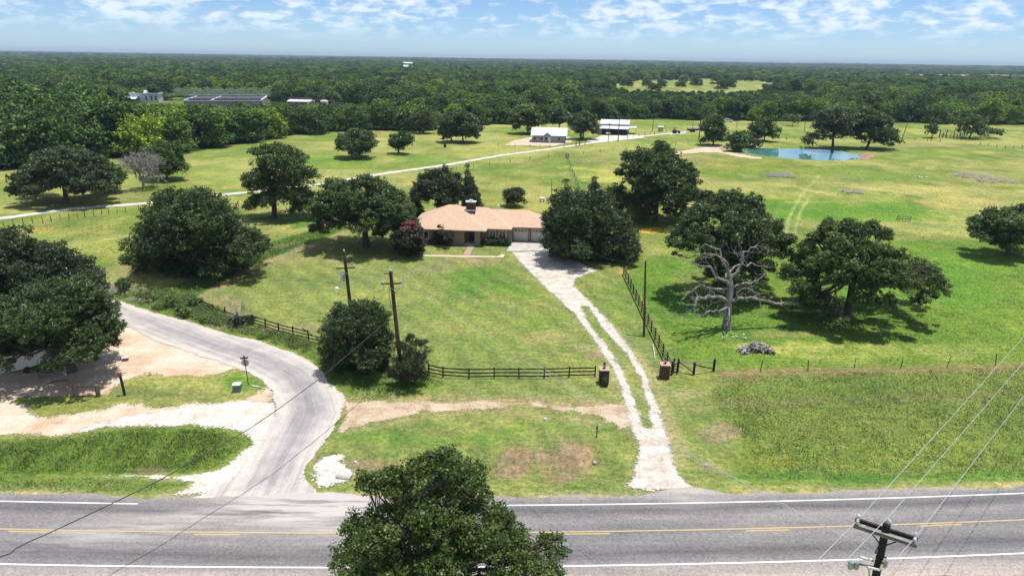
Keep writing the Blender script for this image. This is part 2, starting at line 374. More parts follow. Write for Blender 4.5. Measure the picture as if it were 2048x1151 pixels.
SIDE = PX([(150, 575), (215, 593), (313, 626), (382, 643), (452, 667), (521, 681), (591, 706), (626, 723), (650, 744), (664, 765), (688, 790), (694, 805), (684, 835), (669, 862), (652, 885), (638, 906), (622, 931), (614, 953), (625, 972), (650, 992), (560, 1004), (350, 1004), (395, 992), (445, 968), (478, 940), (505, 910), (524, 872), (540, 835), (548, 808), (538, 781), (514, 757), (487, 742), (417, 719), (313, 684), (243, 650), (212, 617), (140, 590)])
YARD = PX([(-160, 640), (60, 625), (212, 600), (260, 636), (330, 668), (430, 702), (505, 730), (535, 746), (556, 776), (565, 808), (540, 845), (500, 875), (488, 892), (470, 866), (450, 858), (375, 854), (250, 856), (188, 864), (125, 876), (0, 880), (-260, 890)])
YARD_G = PX([(95, 826), (180, 815), (240, 805), (290, 800), (330, 806), (390, 796), (440, 800), (500, 790), (527, 775), (518, 757), (480, 742), (440, 752), (380, 762), (300, 757), (250, 766), (215, 790), (140, 800), (50, 800)])
WHITE_G = PX([(120, 876), (200, 840), (300, 822), (400, 806), (500, 800), (560, 800), (560, 850), (560, 900), (520, 950), (420, 992), (345, 996), (330, 990), (375, 975), (385, 965), (330, 962), (260, 958), (220, 955), (220, 950), (300, 945), (370, 948), (431, 938), (469, 911), (491, 892), (487, 872), (453, 860), (375, 854), (250, 855), (188, 863)])
ROCKY = PX([(622, 931), (640, 912), (665, 905), (690, 905), (700, 925), (712, 945), (706, 965), (690, 972), (668, 978), (650, 985), (630, 975), (616, 955)])
PATH = PX([(675, 800), (705, 797), (781, 797), (844, 800), (920, 797), (1000, 797), (1110, 803), (1172, 808), (1275, 798), (1290, 862), (1235, 864), (1200, 839), (1156, 832), (1106, 825), (1056, 813), (1000, 818), (907, 826), (844, 830), (766, 848), (703, 861), (660, 880), (675, 850)])
DRIVE = PX([(1018, 503), (1038, 528), (1075, 564), (1110, 597), (1143, 628), (1170, 665), (1193, 697), (1217, 734), (1231, 765), (1239, 796), (1248, 840), (1268, 880), (1266, 921), (1258, 948), (1238, 975), (1270, 985), (1380, 985), (1395, 974), (1366, 953), (1356, 921), (1346, 880), (1333, 840), (1321, 806), (1306, 771), (1297, 745), (1262, 688), (1225, 645), (1180, 597), (1152, 572), (1155, 557), (1202, 542), (1150, 520), (1110, 508), (1092, 502)])
_st = [(1170, 615, 2.5), (1184, 640, 4.5), (1203, 665, 5.5), (1222, 687, 5.5), (1241, 712, 6), (1258, 738, 6.5), (1269, 765, 6.5), (1279, 796, 5), (1289, 832, 3.5), (1294, 850, 1.5)]
STRIP = PX([(x-w, y) for x, y, w in _st]+[(x+w, y) for x, y, w in reversed(_st)])
def crumble(t, b, o, width=.8, sc=4.5):
    """the surface breaks up into scattered bits towards its rim"""
    g = nd(t, 'ShaderNodeTexCoord'); e = nd(t, 'ShaderNodeAttribute', attribute_name='edge'); n = nd(t, 'ShaderNodeTexNoise', ins={'Scale': sc, 'Detail': 5, 'Roughness': .75}); lk(t, g, 'Object', n, 'Vector')
    q = nd(t, 'ShaderNodeMapRange', ins={1: .3, 2: .7, 3: 0, 4: width}); lk(t, n, 0, q, 0)
    c = nd(t, 'ShaderNodeMath', operation='GREATER_THAN'); lk(t, e, 'Fac', c, 0); lk(t, q, 0, c, 1)
    tr = nd(t, 'ShaderNodeBsdfTransparent'); mx = nd(t, 'ShaderNodeMixShader'); lk(t, c, 0, mx, 0); lk(t, tr, 0, mx, 1); lk(t, b, 0, mx, 2); lk(t, mx, 0, o, 0)
def dirt_mat(name, c1, c2, c3, sc=.35, rough=1.0, fine=7, width=.8):
    m, t, b, o = material(name); g = nd(t, 'ShaderNodeTexCoord')
    n = nd(t, 'ShaderNodeTexNoise', ins={'Scale': sc, 'Detail': 7, 'Roughness': .62}); lk(t, g, 'Object', n, 'Vector')
    r = ramp(t, [(.34, c1), (.5, c2), (.66, c3)]); lk(t, n, 0, r, 0)
    c, co = mul_noise(t, r, 0, [(fine, (.80, .79, .78), (1.16, 1.16, 1.16), None, 6), (.9, (.90, .86, .82), (1.08, 1.08, 1.08), (.18, 1, 1, .3), 5), (1.1, (.95, .92, .9), (1.04, 1.04, 1.04), (1, .25, 1, .9), 4)])
    lk(t, c, co, b, 'Base Color'); b.inputs['Roughness'].default_value = rough; b.inputs['Specular IOR Level'].default_value = .05
    n2 = nd(t, 'ShaderNodeTexNoise', ins={'Scale': 6, 'Detail': 4, 'Roughness': .7}); lk(t, g, 'Object', n2, 'Vector')
    bp = nd(t, 'ShaderNodeBump', ins={'Strength': .5, 'Distance': .05}); lk(t, n2, 0, bp, 'Height'); lk(t, bp, 0, b, 'Normal')
    crumble(t, b, o, width)
    return m
M_sand = dirt_mat('sandy_dirt', (.52, .36, .24), (.60, .49, .38), (.66, .59, .50), .22, width=1.3)
M_gravel = dirt_mat('white_gravel', (.54, .49, .43), (.62, .59, .54), (.70, .68, .65), .5)
M_drive = dirt_mat('driveway_gravel', (.44, .39, .33), (.55, .515, .465), (.63, .605, .565), .9, width=.75, fine=4)
M_path = dirt_mat('worn_dirt', (.36, .27, .18), (.50, .40, .29), (.56, .48, .37), .5, width=1.1)
def side_road_mat():
    m, t, b, o = material('dusty_chipseal'); g = nd(t, 'ShaderNodeTexCoord')
    e = nd(t, 'ShaderNodeAttribute', attribute_name='edge'); n = nd(t, 'ShaderNodeTexNoise', ins={'Scale': .55, 'Detail': 6, 'Roughness': .65}); lk(t, g, 'Object', n, 'Vector')
    a = nd(t, 'ShaderNodeMath', operation='MULTIPLY_ADD', ins={1: 3.6, 2: -1.8}); lk(t, n, 0, a, 0)
    s = nd(t, 'ShaderNodeMath', operation='ADD'); lk(t, e, 'Fac', s, 0); lk(t, a, 0, s, 1)
    r = ramp(t, [(.0, (.54, .48, .43)), (.35, (.44, .405, .38)), (.7, (.33, .31, .305)), (1, (.255, .247, .253))])
    mr = nd(t, 'ShaderNodeMapRange', ins={1: .2, 2: 3.4, 3: 0, 4: 1}); lk(t, s, 0, mr, 0); lk(t, mr, 0, r, 0)
    # tyre streaks follow the road
    u = nd(t, 'ShaderNodeAttribute', attribute_name='across'); v = nd(t, 'ShaderNodeAttribute', attribute_name='along')
    cv = nd(t, 'ShaderNodeCombineXYZ'); lk(t, u, 'Fac', cv, 0); lk(t, v, 'Fac', cv, 1)
    mp = nd(t, 'ShaderNodeMapping'); mp.inputs['Scale'].default_value = (1.6, .06, 1); lk(t, cv, 0, mp, 0)
    n2 = nd(t, 'ShaderNodeTexNoise', ins={'Scale': 1.3, 'Detail': 5, 'Roughness': .6}); lk(t, mp, 0, n2, 'Vector')
    r2 = ramp(t, [(.34, (.80, .80, .82)), (.5, (1, 1, 1)), (.66, (1.18, 1.15, 1.12))]); lk(t, n2, 0, r2, 0)
    mm = nd(t, 'ShaderNodeMix', data_type='RGBA', blend_type='MULTIPLY', ins={0: 1.}); lk(t, r, 0, mm, 'A'); lk(t, r2, 0, mm, 'B')
    c, co = mul_noise(t, mm, 'Result', [(8, (.88, .88, .88), (1.1, 1.1, 1.1), None, 3)])
    lk(t, c, co, b, 'Base Color'); b.inputs['Roughness'].default_value = .95; b.inputs['Specular IOR Level'].default_value = .1; crumble(t, b, o, .35)
    return m
M_side = side_road_mat()
SC = PX([(60, 560), (150, 583), (240, 620), (330, 655), (430, 695), (520, 725), (575, 755), (600, 790), (610, 830), (585, 880), (560, 930), (535, 980), (520, 1010)])
def along(x, y):
    best = np.full(x.shape, 1e9); acc = np.zeros(x.shape); sg = np.zeros(x.shape); L0 = 0
    for (ax, ay), (bx, by) in zip(SC[:-1], SC[1:]):
        ex = bx-ax; ey = by-ay; L = math.hypot(ex, ey); t = np.clip(((x-ax)*ex+(y-ay)*ey)/L/L, 0, 1)
        d = np.hypot(x-ax-t*ex, y-ay-t*ey); m = d < best
        s = ((x-ax)*ey-(y-ay)*ex)/L; acc = np.where(m, L0+t*L, acc); sg = np.where(m, s, sg); best = np.minimum(best, d); L0 += L
    return acc, sg
sheet('dirt_yard', ragged(YARD, .6, .7, 2, [(YARD_G, 1.0)]), bnd(YARD), .25, M_sand, .03)
sheet('white_gravel_apron', ragged(WHITE_G, .5, .9, 3), bnd(WHITE_G), .2, M_gravel, .05)
sheet('rocky_gravel_patch', ragged(ROCKY, .5, 1.4, 5), bnd(ROCKY), .15, M_gravel, .045)
sheet('dirt_path', ragged(PATH, .7, .9, 6), bnd(PATH), .18, M_path, .03)
sheet('side_road', ragged(SIDE, .35, .9, 4), bnd(SIDE), .25, M_side, .07, attrs={'along': lambda x, y: along(x, y)[0], 'across': lambda x, y: along(x, y)[1]})
sheet('driveway', ragged(DRIVE, .25, .9, 8, [(STRIP, .32)]), bnd(DRIVE), .16, M_drive, .055)
PAD = PX([(1023, 484), (1092, 485), (1096, 502), (1013, 503)])
pd_ = MB(); 
def slab(poly, name, mat, th=.06, top=.05):
    mb = MB(); z = [h1(*p) for p in poly]; n = len(poly); k = 0
    for p, zz in zip(poly, z): mb.v.append((p[0], p[1], zz-th))
    for p, zz in zip(poly, z): mb.v.append((p[0], p[1], zz+top))
    mb.f = [list(range(n))[::-1], list(range(n, 2*n))]+[[i, (i+1) % n, n+(i+1) % n, n+i] for i in range(n)]
    return tag(mb.build(name, mat), kind='structure')
slab(PAD, 'concrete_pad', M_conc, .1, .09)
M_walk = noise_mat('brown_paver', (.30, .21, .15), (.44, .33, .26), 4, .9, detail=6)
M_edging = noise_mat('tan_edging', (.46, .38, .26), (.62, .53, .38), 3, .9, detail=6)
slab(PX([(937, 491), (950, 491), (940, 510.5), (925, 510.5)]), 'front_walk', M_walk, .1, .06)
slab(PX([(846, 509.5), (925, 511), (940, 511), (995, 512.5), (1004, 508), (1010, 509), (1007, 515), (930, 514.5), (846, 513)]), 'garden_path', M_edging, .1, .05)
# far tracks
TRACK = PX([(-260, 470), (-60, 445), (0, 437), (140, 418), (290, 407), (430, 391), (540, 380), (650, 367), (750, 350), (900, 329), (1000, 311), (1100, 298), (1190, 285), (1250, 276), (1310, 270), (1380, 263), (1420, 262)])
tb = bnd(TRACK, 3)
sheet('farm_track', lambda x, y: 1.55-linedist(TRACK, x, y)+(fbm(x, y, .5, 3, 9)-.5)*.9, tb, .5, M_gravel, .05)
BY = PX([(1190, 287), (1170, 280), (1205, 271), (1262, 270), (1290, 271), (1290, 276), (1240, 281)])
sheet('barn_yard', ragged(BY, 1.0, .3, 10), bnd(BY, 2), .5, M_gravel, .06)
HY = PX([(1000, 291), (1020, 283), (1055, 275), (1065, 270), (1145, 274), (1160, 282), (1110, 293), (1060, 292)])
sheet('house_yard', ragged(HY, 1.8, .3, 11), bnd(HY, 2), .5, M_sand, .04)
PT = PX([(1335, 305), (1341, 303), (1370, 301), (1401, 296), (1425, 290), (1447, 291), (1452, 294), (1436, 297), (1449, 303), (1480, 308), (1522, 315), (1524, 318), (1500, 317), (1468, 312), (1436, 305), (1400, 305), (1370, 308), (1335, 309)])
sheet('pond_track', ragged(PT, .8, .3, 12), bnd(PT, 2), .5, noise_mat('red_sand', (.5, .33, .23), (.66, .52, .42), .3, 1, 6), .05)
PB2 = PX([(1716, 309), (1733, 305), (1752, 307), (1750, 312), (1736, 319), (1724, 320)])
sheet('pond_bank', ragged(PB2, 1.0, .3, 13), bnd(PB2, 2), .5, noise_mat('bank_mud', (.22, .12, .07), (.42, .28, .18), .4, 1, 6), .05)
# pond water
mw, t_, b_, o_ = material('pond_water'); b_.inputs['Base Color'].default_value = (.08, .24, .22, 1); b_.inputs['Roughness'].default_value = .04; b_.inputs['IOR'].default_value = 2.1; b_.inputs['Specular IOR Level'].default_value = .9
g_ = nd(t_, 'ShaderNodeTexCoord'); n_ = nd(t_, 'ShaderNodeTexNoise', ins={'Scale': 1.2, 'Detail': 3}); lk(t_, g_, 'Object', n_, 'Vector')
bp_ = nd(t_, 'ShaderNodeBump', ins={'Strength': .03, 'Distance': .05}); lk(t_, n_, 0, bp_, 'Height'); lk(t_, bp_, 0, b_, 'Normal')
sheet('pond_water', lambda x, y: polyd(POND, x, y)+.25, bnd(POND), .6, mw, z=-.31)

# highway and its markings
def hwy_mat():
    m, t, b, o = material('asphalt')
    u = nd(t, 'ShaderNodeAttribute', attribute_name='across'); g = nd(t, 'ShaderNodeTexCoord')
    n = nd(t, 'ShaderNodeTexNoise', ins={'Scale': .35, 'Detail': 4}); mp = nd(t, 'ShaderNodeMapping'); mp.inputs['Scale'].default_value = (.25, 1, 1); lk(t, g, 'Object', mp, 0); lk(t, mp, 0, n, 'Vector')
    wv = nd(t, 'ShaderNodeMath', operation='MULTIPLY_ADD', ins={1: .9, 2: -.45}); lk(t, n, 0, wv, 0)
    s = nd(t, 'ShaderNodeMath', operation='ADD'); lk(t, u, 'Fac', s, 0); lk(t, wv, 0, s, 1)
    mr = nd(t, 'ShaderNodeMapRange', ins={1: -5, 2: 5, 3: 0, 4: 1}); lk(t, s, 0, mr, 0)
    dk, md, lt, sh = (.13, .126, .133), (.19, .184, .187), (.245, .23, .225), (.38, .335, .295)
    r = ramp(t, [(.05, sh), (.15, (.30, .27, .26)), (.22, md), (.285, dk), (.37, md), (.43, (.22, .21, .21)), (.5, md), (.57, (.21, .2, .205)), (.64, lt), (.72, dk), (.80, md), (.87, (.27, .25, .24)), (.95, sh)]); lk(t, mr, 0, r, 0)
    c, co = mul_noise(t, r, 0, [(.8, (.86, .86, .87), (1.12, 1.1, 1.08), (.12, 1.4, 1, -.02), 6), (1.6, (.93, .93, .93), (1.06, 1.06, 1.06), (.05, 2.2, 1, 0), 5), (.06, (.9, .9, .92), (1.08, 1.05, 1.02), None, 3), (7, (.74, .74, .74), (1.26, 1.26, 1.26), None, 5), (.5, (.95, .95, .95), (1.06, 1.05, 1.04), (.4, 1, 1, .35), 4)])
    # pale dust dragged out of the side road
    d = nd(t, 'ShaderNodeAttribute', attribute_name='dust'); n3 = nd(t, 'ShaderNodeTexNoise', ins={'Scale': 1.1, 'Detail': 6, 'Roughness': .65}); mp3 = nd(t, 'ShaderNodeMapping'); mp3.inputs['Rotation'].default_value = (0, 0, R(-28)); mp3.inputs['Scale'].default_value = (.15, 1.6, 1); lk(t, g, 'Object', mp3, 0); lk(t, mp3, 0, n3, 'Vector')
    r3 = nd(t, 'ShaderNodeMapRange', ins={1: .38, 2: .68, 3: 0.1, 4: 1.5}); lk(t, n3, 0, r3, 0); mq = nd(t, 'ShaderNodeMath', operation='MULTIPLY', use_clamp=True); lk(t, r3, 0, mq, 0); lk(t, d, 'Fac', mq, 1)
    mm = nd(t, 'ShaderNodeMix', data_type='RGBA'); lk(t, mq, 0, mm, 0); lk(t, c, co, mm, 'A'); mm.inputs['B'].default_value = (.47, .43, .40, 1)
    # fine cracks
    vo = nd(t, 'ShaderNodeTexVoronoi', feature='DISTANCE_TO_EDGE', ins={'Scale': .22}); dn = nd(t, 'ShaderNodeTexNoise', ins={'Scale': .8, 'Detail': 5}); lk(t, g, 'Object', dn, 'Vector')
    av = nd(t, 'ShaderNodeMix', data_type='RGBA', ins={0: .35}); lk(t, g, 'Object', av, 'A'); lk(t, dn, 'Color', av, 'B'); lk(t, g, 'Object', vo, 'Vector')
    ck = nd(t, 'ShaderNodeMapRange', ins={1: .0, 2: .012, 3: .8, 4: 1}); lk(t, vo, 'Distance', ck, 0)
    mk = nd(t, 'ShaderNodeMix', data_type='RGBA', blend_type='MULTIPLY', ins={0: .35}); lk(t, mm, 'Result', mk, 'A'); lk(t, ck, 0, mk, 'B')
    lk(t, mk, 'Result', b, 'Base Color'); b.inputs['Roughness'].default_value = .85; b.inputs['Specular IOR Level'].default_value = .25
    n2 = nd(t, 'ShaderNodeTexNoise', ins={'Scale': 14, 'Detail': 3}); lk(t, g, 'Object', n2, 'Vector'); bp = nd(t, 'ShaderNodeBump', ins={'Strength': .3, 'Distance': .02}); lk(t, n2, 0, bp, 'Height'); lk(t, bp, 0, b, 'Normal')
    return m
def ribbon(xs, offs, dz):
    yc = hwy(xs); sl = np.gradient(yc, xs); nx = -sl/np.hypot(1, sl); ny = 1/np.hypot(1, sl)
    V = []; A = []
    for o in offs:
        o = np.broadcast_to(o, xs.shape); x = xs+nx*o; y = yc+ny*o; V.append(np.stack([x, y, np.full(x.shape, 0.)+dz], 1)); A.append(o)
    n = len(xs); m = len(offs); V = np.array(V).reshape(-1, 3); A = np.array(A).ravel(); Fc = []
    idx = np.arange(n*m).reshape(m, n)
    Fc = np.stack([idx[:-1, :-1], idx[:-1, 1:], idx[1:, 1:], idx[1:, :-1]], -1).reshape(-1, 4)
    return V, Fc, A
xs = np.concatenate([np.arange(-400, -50, 4), np.arange(-50, 50, .25), np.arange(50, 400, 4)]).astype(float)
eu = 3.75+(fbm(xs, xs*0, .35, 4, 21)-.5)*.9+1.3*np.exp(-((xs-13.2)/2.6)**2)+.6*np.exp(-((xs+14)/5.)**2); ed = -5.1+(fbm(xs, xs*0, .4, 4, 22)-.5)*.8
offs = [ed+(eu-ed)*k/14 for k in range(15)]
V, Fc, A = ribbon(xs, offs, .085)
dust = 1.2*np.exp(-((V[:, 0]+14.5+(V[:, 1]-41)*1.3)/5.5)**2)*sst(-3.5, 3, A)+.5*np.exp(-((V[:, 0]-13.2)/3.)**2)*sst(1.5, 4, A)+.9*np.exp(-((V[:, 0]+23+(V[:, 1]-38)*-3.2)/6.)**2)*sst(-3.4, 0, A)*(V[:, 0] < -10)*.7
tag(np_mesh('highway', V, Fc, hwy_mat(), attrs={'across': A, 'dust': dust}, smooth=True), kind='structure')
def paint_mat(name, c, wear=(.18, .17, .17), k=.42):
    m, t, b, o = material(name); g = nd(t, 'ShaderNodeTexCoord'); n = nd(t, 'ShaderNodeTexNoise', ins={'Scale': 5, 'Detail': 8, 'Roughness': .7}); lk(t, g, 'Object', n, 'Vector')
    n2 = nd(t, 'ShaderNodeTexNoise', ins={'Scale': .35, 'Detail': 2}); lk(t, g, 'Object', n2, 'Vector'); a = nd(t, 'ShaderNodeMath', operation='MULTIPLY_ADD', ins={1: .5}); lk(t, n2, 0, a, 0); lk(t, n, 0, a, 2)
    r = ramp(t, [(k, wear), (k+.1, c)]); lk(t, a, 0, r, 0); r.color_ramp.interpolation = 'LINEAR'
    mr = nd(t, 'ShaderNodeMapRange', ins={1: .2, 2: 1.1}); lk(t, a, 0, mr, 0); lk(t, mr, 0, r, 0)
    lk(t, r, 0, b, 'Base Color'); b.inputs['Roughness'].default_value = .7; return m
M_wl = paint_mat('white_road_paint', (.78, .78, .77), k=.27); M_yl = paint_mat('yellow_road_paint', (.56, .40, .17), (.32, .27, .19), k=.30)
def strip(name, x0, x1, off, w, mat):
    xs = np.arange(x0, x1+.01, max(.5, min(2, (x1-x0)/8))); j = 1+.12*(fbm(xs, xs*0, 2.5, 2, 5)-.5)
    V, Fc, _ = ribbon(xs, [off-w/2*j, off+w/2*j], .091); tag(np_mesh(name, V, Fc, mat), kind='structure')
EU = np.mean([Gz(px, py)[1]-hwy(Gz(px, py)[0]) for px, py in ((100, 1008), (1100, 1011), (1500, 1002))])
ED = np.mean([Gz(px, py)[1]-hwy(Gz(px, py)[0]) for px, py in ((100, 1130), (600, 1132.5), (1200, 1133), (1800, 1120))])
strip('road_edge_line', -390, Gz(322, 1009)[0], EU, .12, M_wl)
strip('road_edge_line', Gz(1000, 1012)[0], 390, EU, .12, M_wl)
strip('road_edge_line', -390, 390, ED, .12, M_wl)
strip('road_centre_line', -390, 390, 0, .10, M_yl)
for k in range(-6, 12):
    x0 = Gz(20, 1062)[0]+12.2*k; strip('road_centre_dash', x0, x0+3.1, -.22, .10, M_yl)
# ------------------------------------------------------------ terrain colour painting
LAWN = PX([(385, 597), (470, 545), (560, 510), (640, 480), (692, 460), (760, 440), (850, 430), (1090, 430), (1120, 470), (1210, 520), (1245, 545), (1290, 640), (1345, 745), (1400, 790), (1480, 880), (1500, 960), (1400, 972), (1260, 985), (700, 990), (640, 960), (640, 905), (690, 860), (700, 800), (760, 800), (830, 792), (888, 765), (860, 750), (770, 735), (640, 680), (560, 658), (480, 632), (420, 612)])
PASTR = PX([(1255, 540), (1340, 480), (2300, 480), (2300, 725), (1990, 728), (1707, 737), (1520, 743), (1430, 738), (1355, 742), (1290, 630)])
ROUGH = PX([(1420, 748), (1520, 745), (1707, 738), (1990, 730), (2300, 722), (2300, 960), (1500, 965), (1478, 890), (1400, 795)])
DITCHL = PX([(-260, 892), (0, 879), (125, 875), (250, 856), (375, 855), (453, 862), (485, 875), (489, 890), (467, 908), (430, 936), (375, 946), (300, 944), (219, 949), (0, 948), (-260, 950)])
DITCHL2 = PX([(-260, 950), (0, 948), (219, 955), (375, 963), (385, 970), (360, 978), (344, 982), (272, 990), (120, 989), (0, 987), (-260, 990)])
NVERGE = PX([(205, 570), (300, 575), (385, 605), (480, 636), (560, 662), (640, 686), (652, 742), (626, 722), (591, 705), (521, 680), (452, 666), (382, 642), (313, 625), (215, 591)])
CEDARG = PX([(645, 690), (780, 735), (868, 752), (890, 768), (830, 792), (760, 801), (704, 796), (690, 788), (665, 763), (650, 742)])
EDGEST = PX([(385, 600), (330, 585), (420, 530), (540, 485), (640, 455), (700, 445), (692, 460), (640, 480), (560, 510), (470, 545)])
CLR1 = [(120, 640), (235, 690), (330, 800), (420, 1000), (470, 1180), (330, 1260), (200, 1130), (120, 900), (95, 740)]
BL = [  # px, py, rx, ry, colour, strength: patches of differing grass cover
 (1350, 600, 90, 60, (.05, .16, .015), .55), (1500, 640, 200, 50, (.055, .15, .018), .5), (1900, 560, 160, 60, (.09, .21, .018), .75), (1650, 420, 260, 26, (.09, .20, .018), .8),
 (1800, 380, 170, 12, (.34, .32, .115), .85), (1950, 400, 120, 10, (.34, .31, .11), .6), (1650, 395, 200, 9, (.30, .30, .09), .5), (1480, 330, 110, 12, (.20, .21, .03), .6), (1250, 350, 120, 14, (.32, .33, .08), .8), (1190, 320, 70, 8, (.2, .18, .09), .5),
 (1900, 330, 150, 10, (.27, .27, .09), .7), (1680, 345, 160, 10, (.15, .22, .035), .6), (1975, 355, 60, 13, (.24, .24, .13), .6), (1560, 352, 50, 8, (.2, .21, .1), .5), (1700, 383, 40, 6, (.2, .21, .1), .5),
 (1400, 322, 60, 7, (.19, .17, .1), .5), (1310, 462, 50, 9, (.34, .26, .03), .85), (1345, 505, 40, 9, (.27, .27, .09), .6), (1620, 690, 200, 14, (.28, .31, .08), .7), (1850, 700, 220, 20, (.26, .29, .08), .6), (1400, 560, 60, 15, (.2, .22, .07), .5),
 (1600, 665, 90, 8, (.22, .22, .07), .6), (1650, 742, 330, 6, (.22, .16, .09), .7), (1580, 744, 60, 5, (.26, .11, .07), .6), (1240, 545, 11, 4, (.36, .22, .12), .6), (1450, 755, 80, 10, (.17, .15, .07), .5),
 (450, 620, 60, 18, (.22, .2, .1), .7), (560, 655, 90, 10, (.24, .2, .12), .6), (470, 545, 110, 14, (.24, .23, .1), .6), (620, 495, 70, 9, (.25, .23, .11), .6), (520, 575, 60, 18, (.17, .23, .05), .5), (640, 520, 90, 10, (.26, .25, .11), .6), (600, 610, 120, 20, (.19, .23, .06), .5),
 (960, 522, 90, 7, (.24, .19, .13), .7), (870, 535, 60, 14, (.19, .2, .1), .55), (760, 600, 110, 26, (.22, .26, .07), .6), (1000, 560, 110, 34, (.10, .20, .025), .75), (1080, 640, 70, 30, (.13, .22, .035), .6), (900, 620, 90, 30, (.13, .21, .035), .5),
 (1110, 672, 70, 14, (.27, .25, .12), .55), (1170, 690, 30, 16, (.3, .24, .15), .5), (1190, 712, 14, 12, (.33, .23, .17), .7), (960, 700, 130, 20, (.12, .2, .035), .5), (880, 570, 60, 20, (.2, .22, .08), .4),
 (1000, 802, 200, 9, (.3, .23, .13), .6), (850, 870, 150, 18, (.13, .22, .035), .7), (1080, 850, 120, 14, (.13, .22, .035), .6), (1010, 930, 40, 26, (.25, .175, .12), .75), (1090, 935, 60, 22, (.22, .165, .11), .7), (1160, 925, 34, 24, (.24, .17, .12), .7), (1130, 900, 20, 14, (.28, .2, .14), .6), (1060, 910, 40, 8, (.24, .175, .12), .6), (745, 925, 60, 14, (.26, .19, .12), .7), (640, 920, 30, 14, (.2, .17, .09), .6), (1100, 885, 20, 5, (.2, .2, .1), .4),
 (1390, 780, 60, 10, (.26, .24, .13), .7), (1440, 860, 40, 34, (.24, .19, .13), .65), (1400, 810, 40, 12, (.25, .25, .12), .4), (1420, 930, 28, 12, (.26, .2, .13), .7), (1340, 860, 18, 50, (.33, .27, .18), .5), (1395, 965, 60, 8, (.25, .24, .1), .5), (1355, 720, 30, 18, (.24, .22, .1), .6), (1230, 620, 40, 50, (.13, .23, .035), .5), (1265, 700, 26, 60, (.24, .27, .09), .45),
 (1600, 800, 200, 14, (.17, .16, .08), .45), (1900, 790, 180, 12, (.18, .16, .08), .45), (1560, 920, 200, 10, (.2, .21, .035), .45), (1780, 950, 300, 12, (.06, .17, .018), .7), (1740, 860, 240, 34, (.13, .17, .03), .4),
 (200, 500, 120, 40, (.15, .21, .025), .5), (120, 460, 120, 10, (.22, .21, .05), .5), (95, 460, 30, 7, (.34, .24, .04), .5), (250, 540, 50, 10, (.24, .21, .11), .7), (225, 580, 26, 10, (.2, .16, .11), .8), (470, 490, 90, 12, (.11, .19, .02), .5), (600, 440, 120, 18, (.06, .16, .015), .7),
 (200, 440, 160, 8, (.18, .2, .05), .5), (60, 400, 80, 12, (.2, .23, .07), .5), (270, 395, 70, 6, (.25, .2, .12), .5), (420, 350, 120, 14, (.15, .24, .03), .5), (480, 375, 80, 6, (.24, .26, .07), .6), (650, 320, 120, 12, (.11, .22, .025), .6), (830, 320, 120, 10, (.11, .22, .025), .5), (560, 330, 60, 5, (.2, .23, .05), .5), (900, 305, 100, 5, (.2, .23, .05), .5), (1010, 300, 60, 3, (.22, .24, .06), .6),
 (1060, 350, 120, 14, (.19, .23, .05), .5), (1050, 330, 60, 5, (.16, .17, .06), .5), (1000, 400, 60, 20, (.24, .25, .04), .5), (1150, 395, 60, 14, (.12, .22, .03), .5), (1320, 285, 80, 8, (.08, .2, .02), .6), (1480, 255, 140, 4, (.3, .3, .1), .6), (1860, 265, 160, 6, (.27, .3, .08), .6), (1900, 290, 100, 4, (.24, .2, .11), .5), (1300, 255, 90, 5, (.17, .24, .04), .5),
 (1850, 240, 120, 3, (.28, .3, .08), .5), (1990, 300, 60, 4, (.12, .2, .03), .5), (240, 460, 60, 10, (.13, .2, .02), .4), (700, 760, 80, 20, (.10, .2, .025), .6), (300, 900, 160, 14, (.10, .17, .02), .5), (300, 928, 40, 8, (.15, .12, .07), .6), (300, 780, 140, 14, (.14, .17, .06), .7), (480, 765, 45, 14, (.09, .2, .02), .8)]
def xat(px, y): d = ray(px, 200); return d[0]/d[1]*y
FAC = [(xat(222, 385), 385), (xat(545, 372), 372), (xat(556, 455), 455), (xat(540, 505), 505), (xat(345, 505), 505), (xat(325, 455), 455), (xat(222, 438), 438)]     # clearing of the works
FAC2 = [(xat(562, 392), 392), (xat(735, 392), 392), (xat(740, 450), 450), (xat(562, 470), 470)]
FIELDS = ((-215, 2150, 120, 420), (-540, 1550, 130, 330), (150, 2100, 170, 430), (820, 1950, 220, 420), (-60, 1500, 60, 260), (-900, 2500, 260, 420), (60, 3700, 400, 600), (560, 3000, 300, 500), (-330, 980, 30, 150), (-1500, 3600, 500, 600), (1500, 3300, 500, 600), (330, 1500, 50, 200))
def far_fields(x, y):
    d = np.full(np.shape(x), -9.); w = (fbm(x, y, 1/130., 3, 77)-.5)*.9
    for cx, cy, rx, ry in FIELDS: d = np.maximum(d, 1-((x-cx)/rx)**2-((y-cy)/ry)**2+w)
    return d
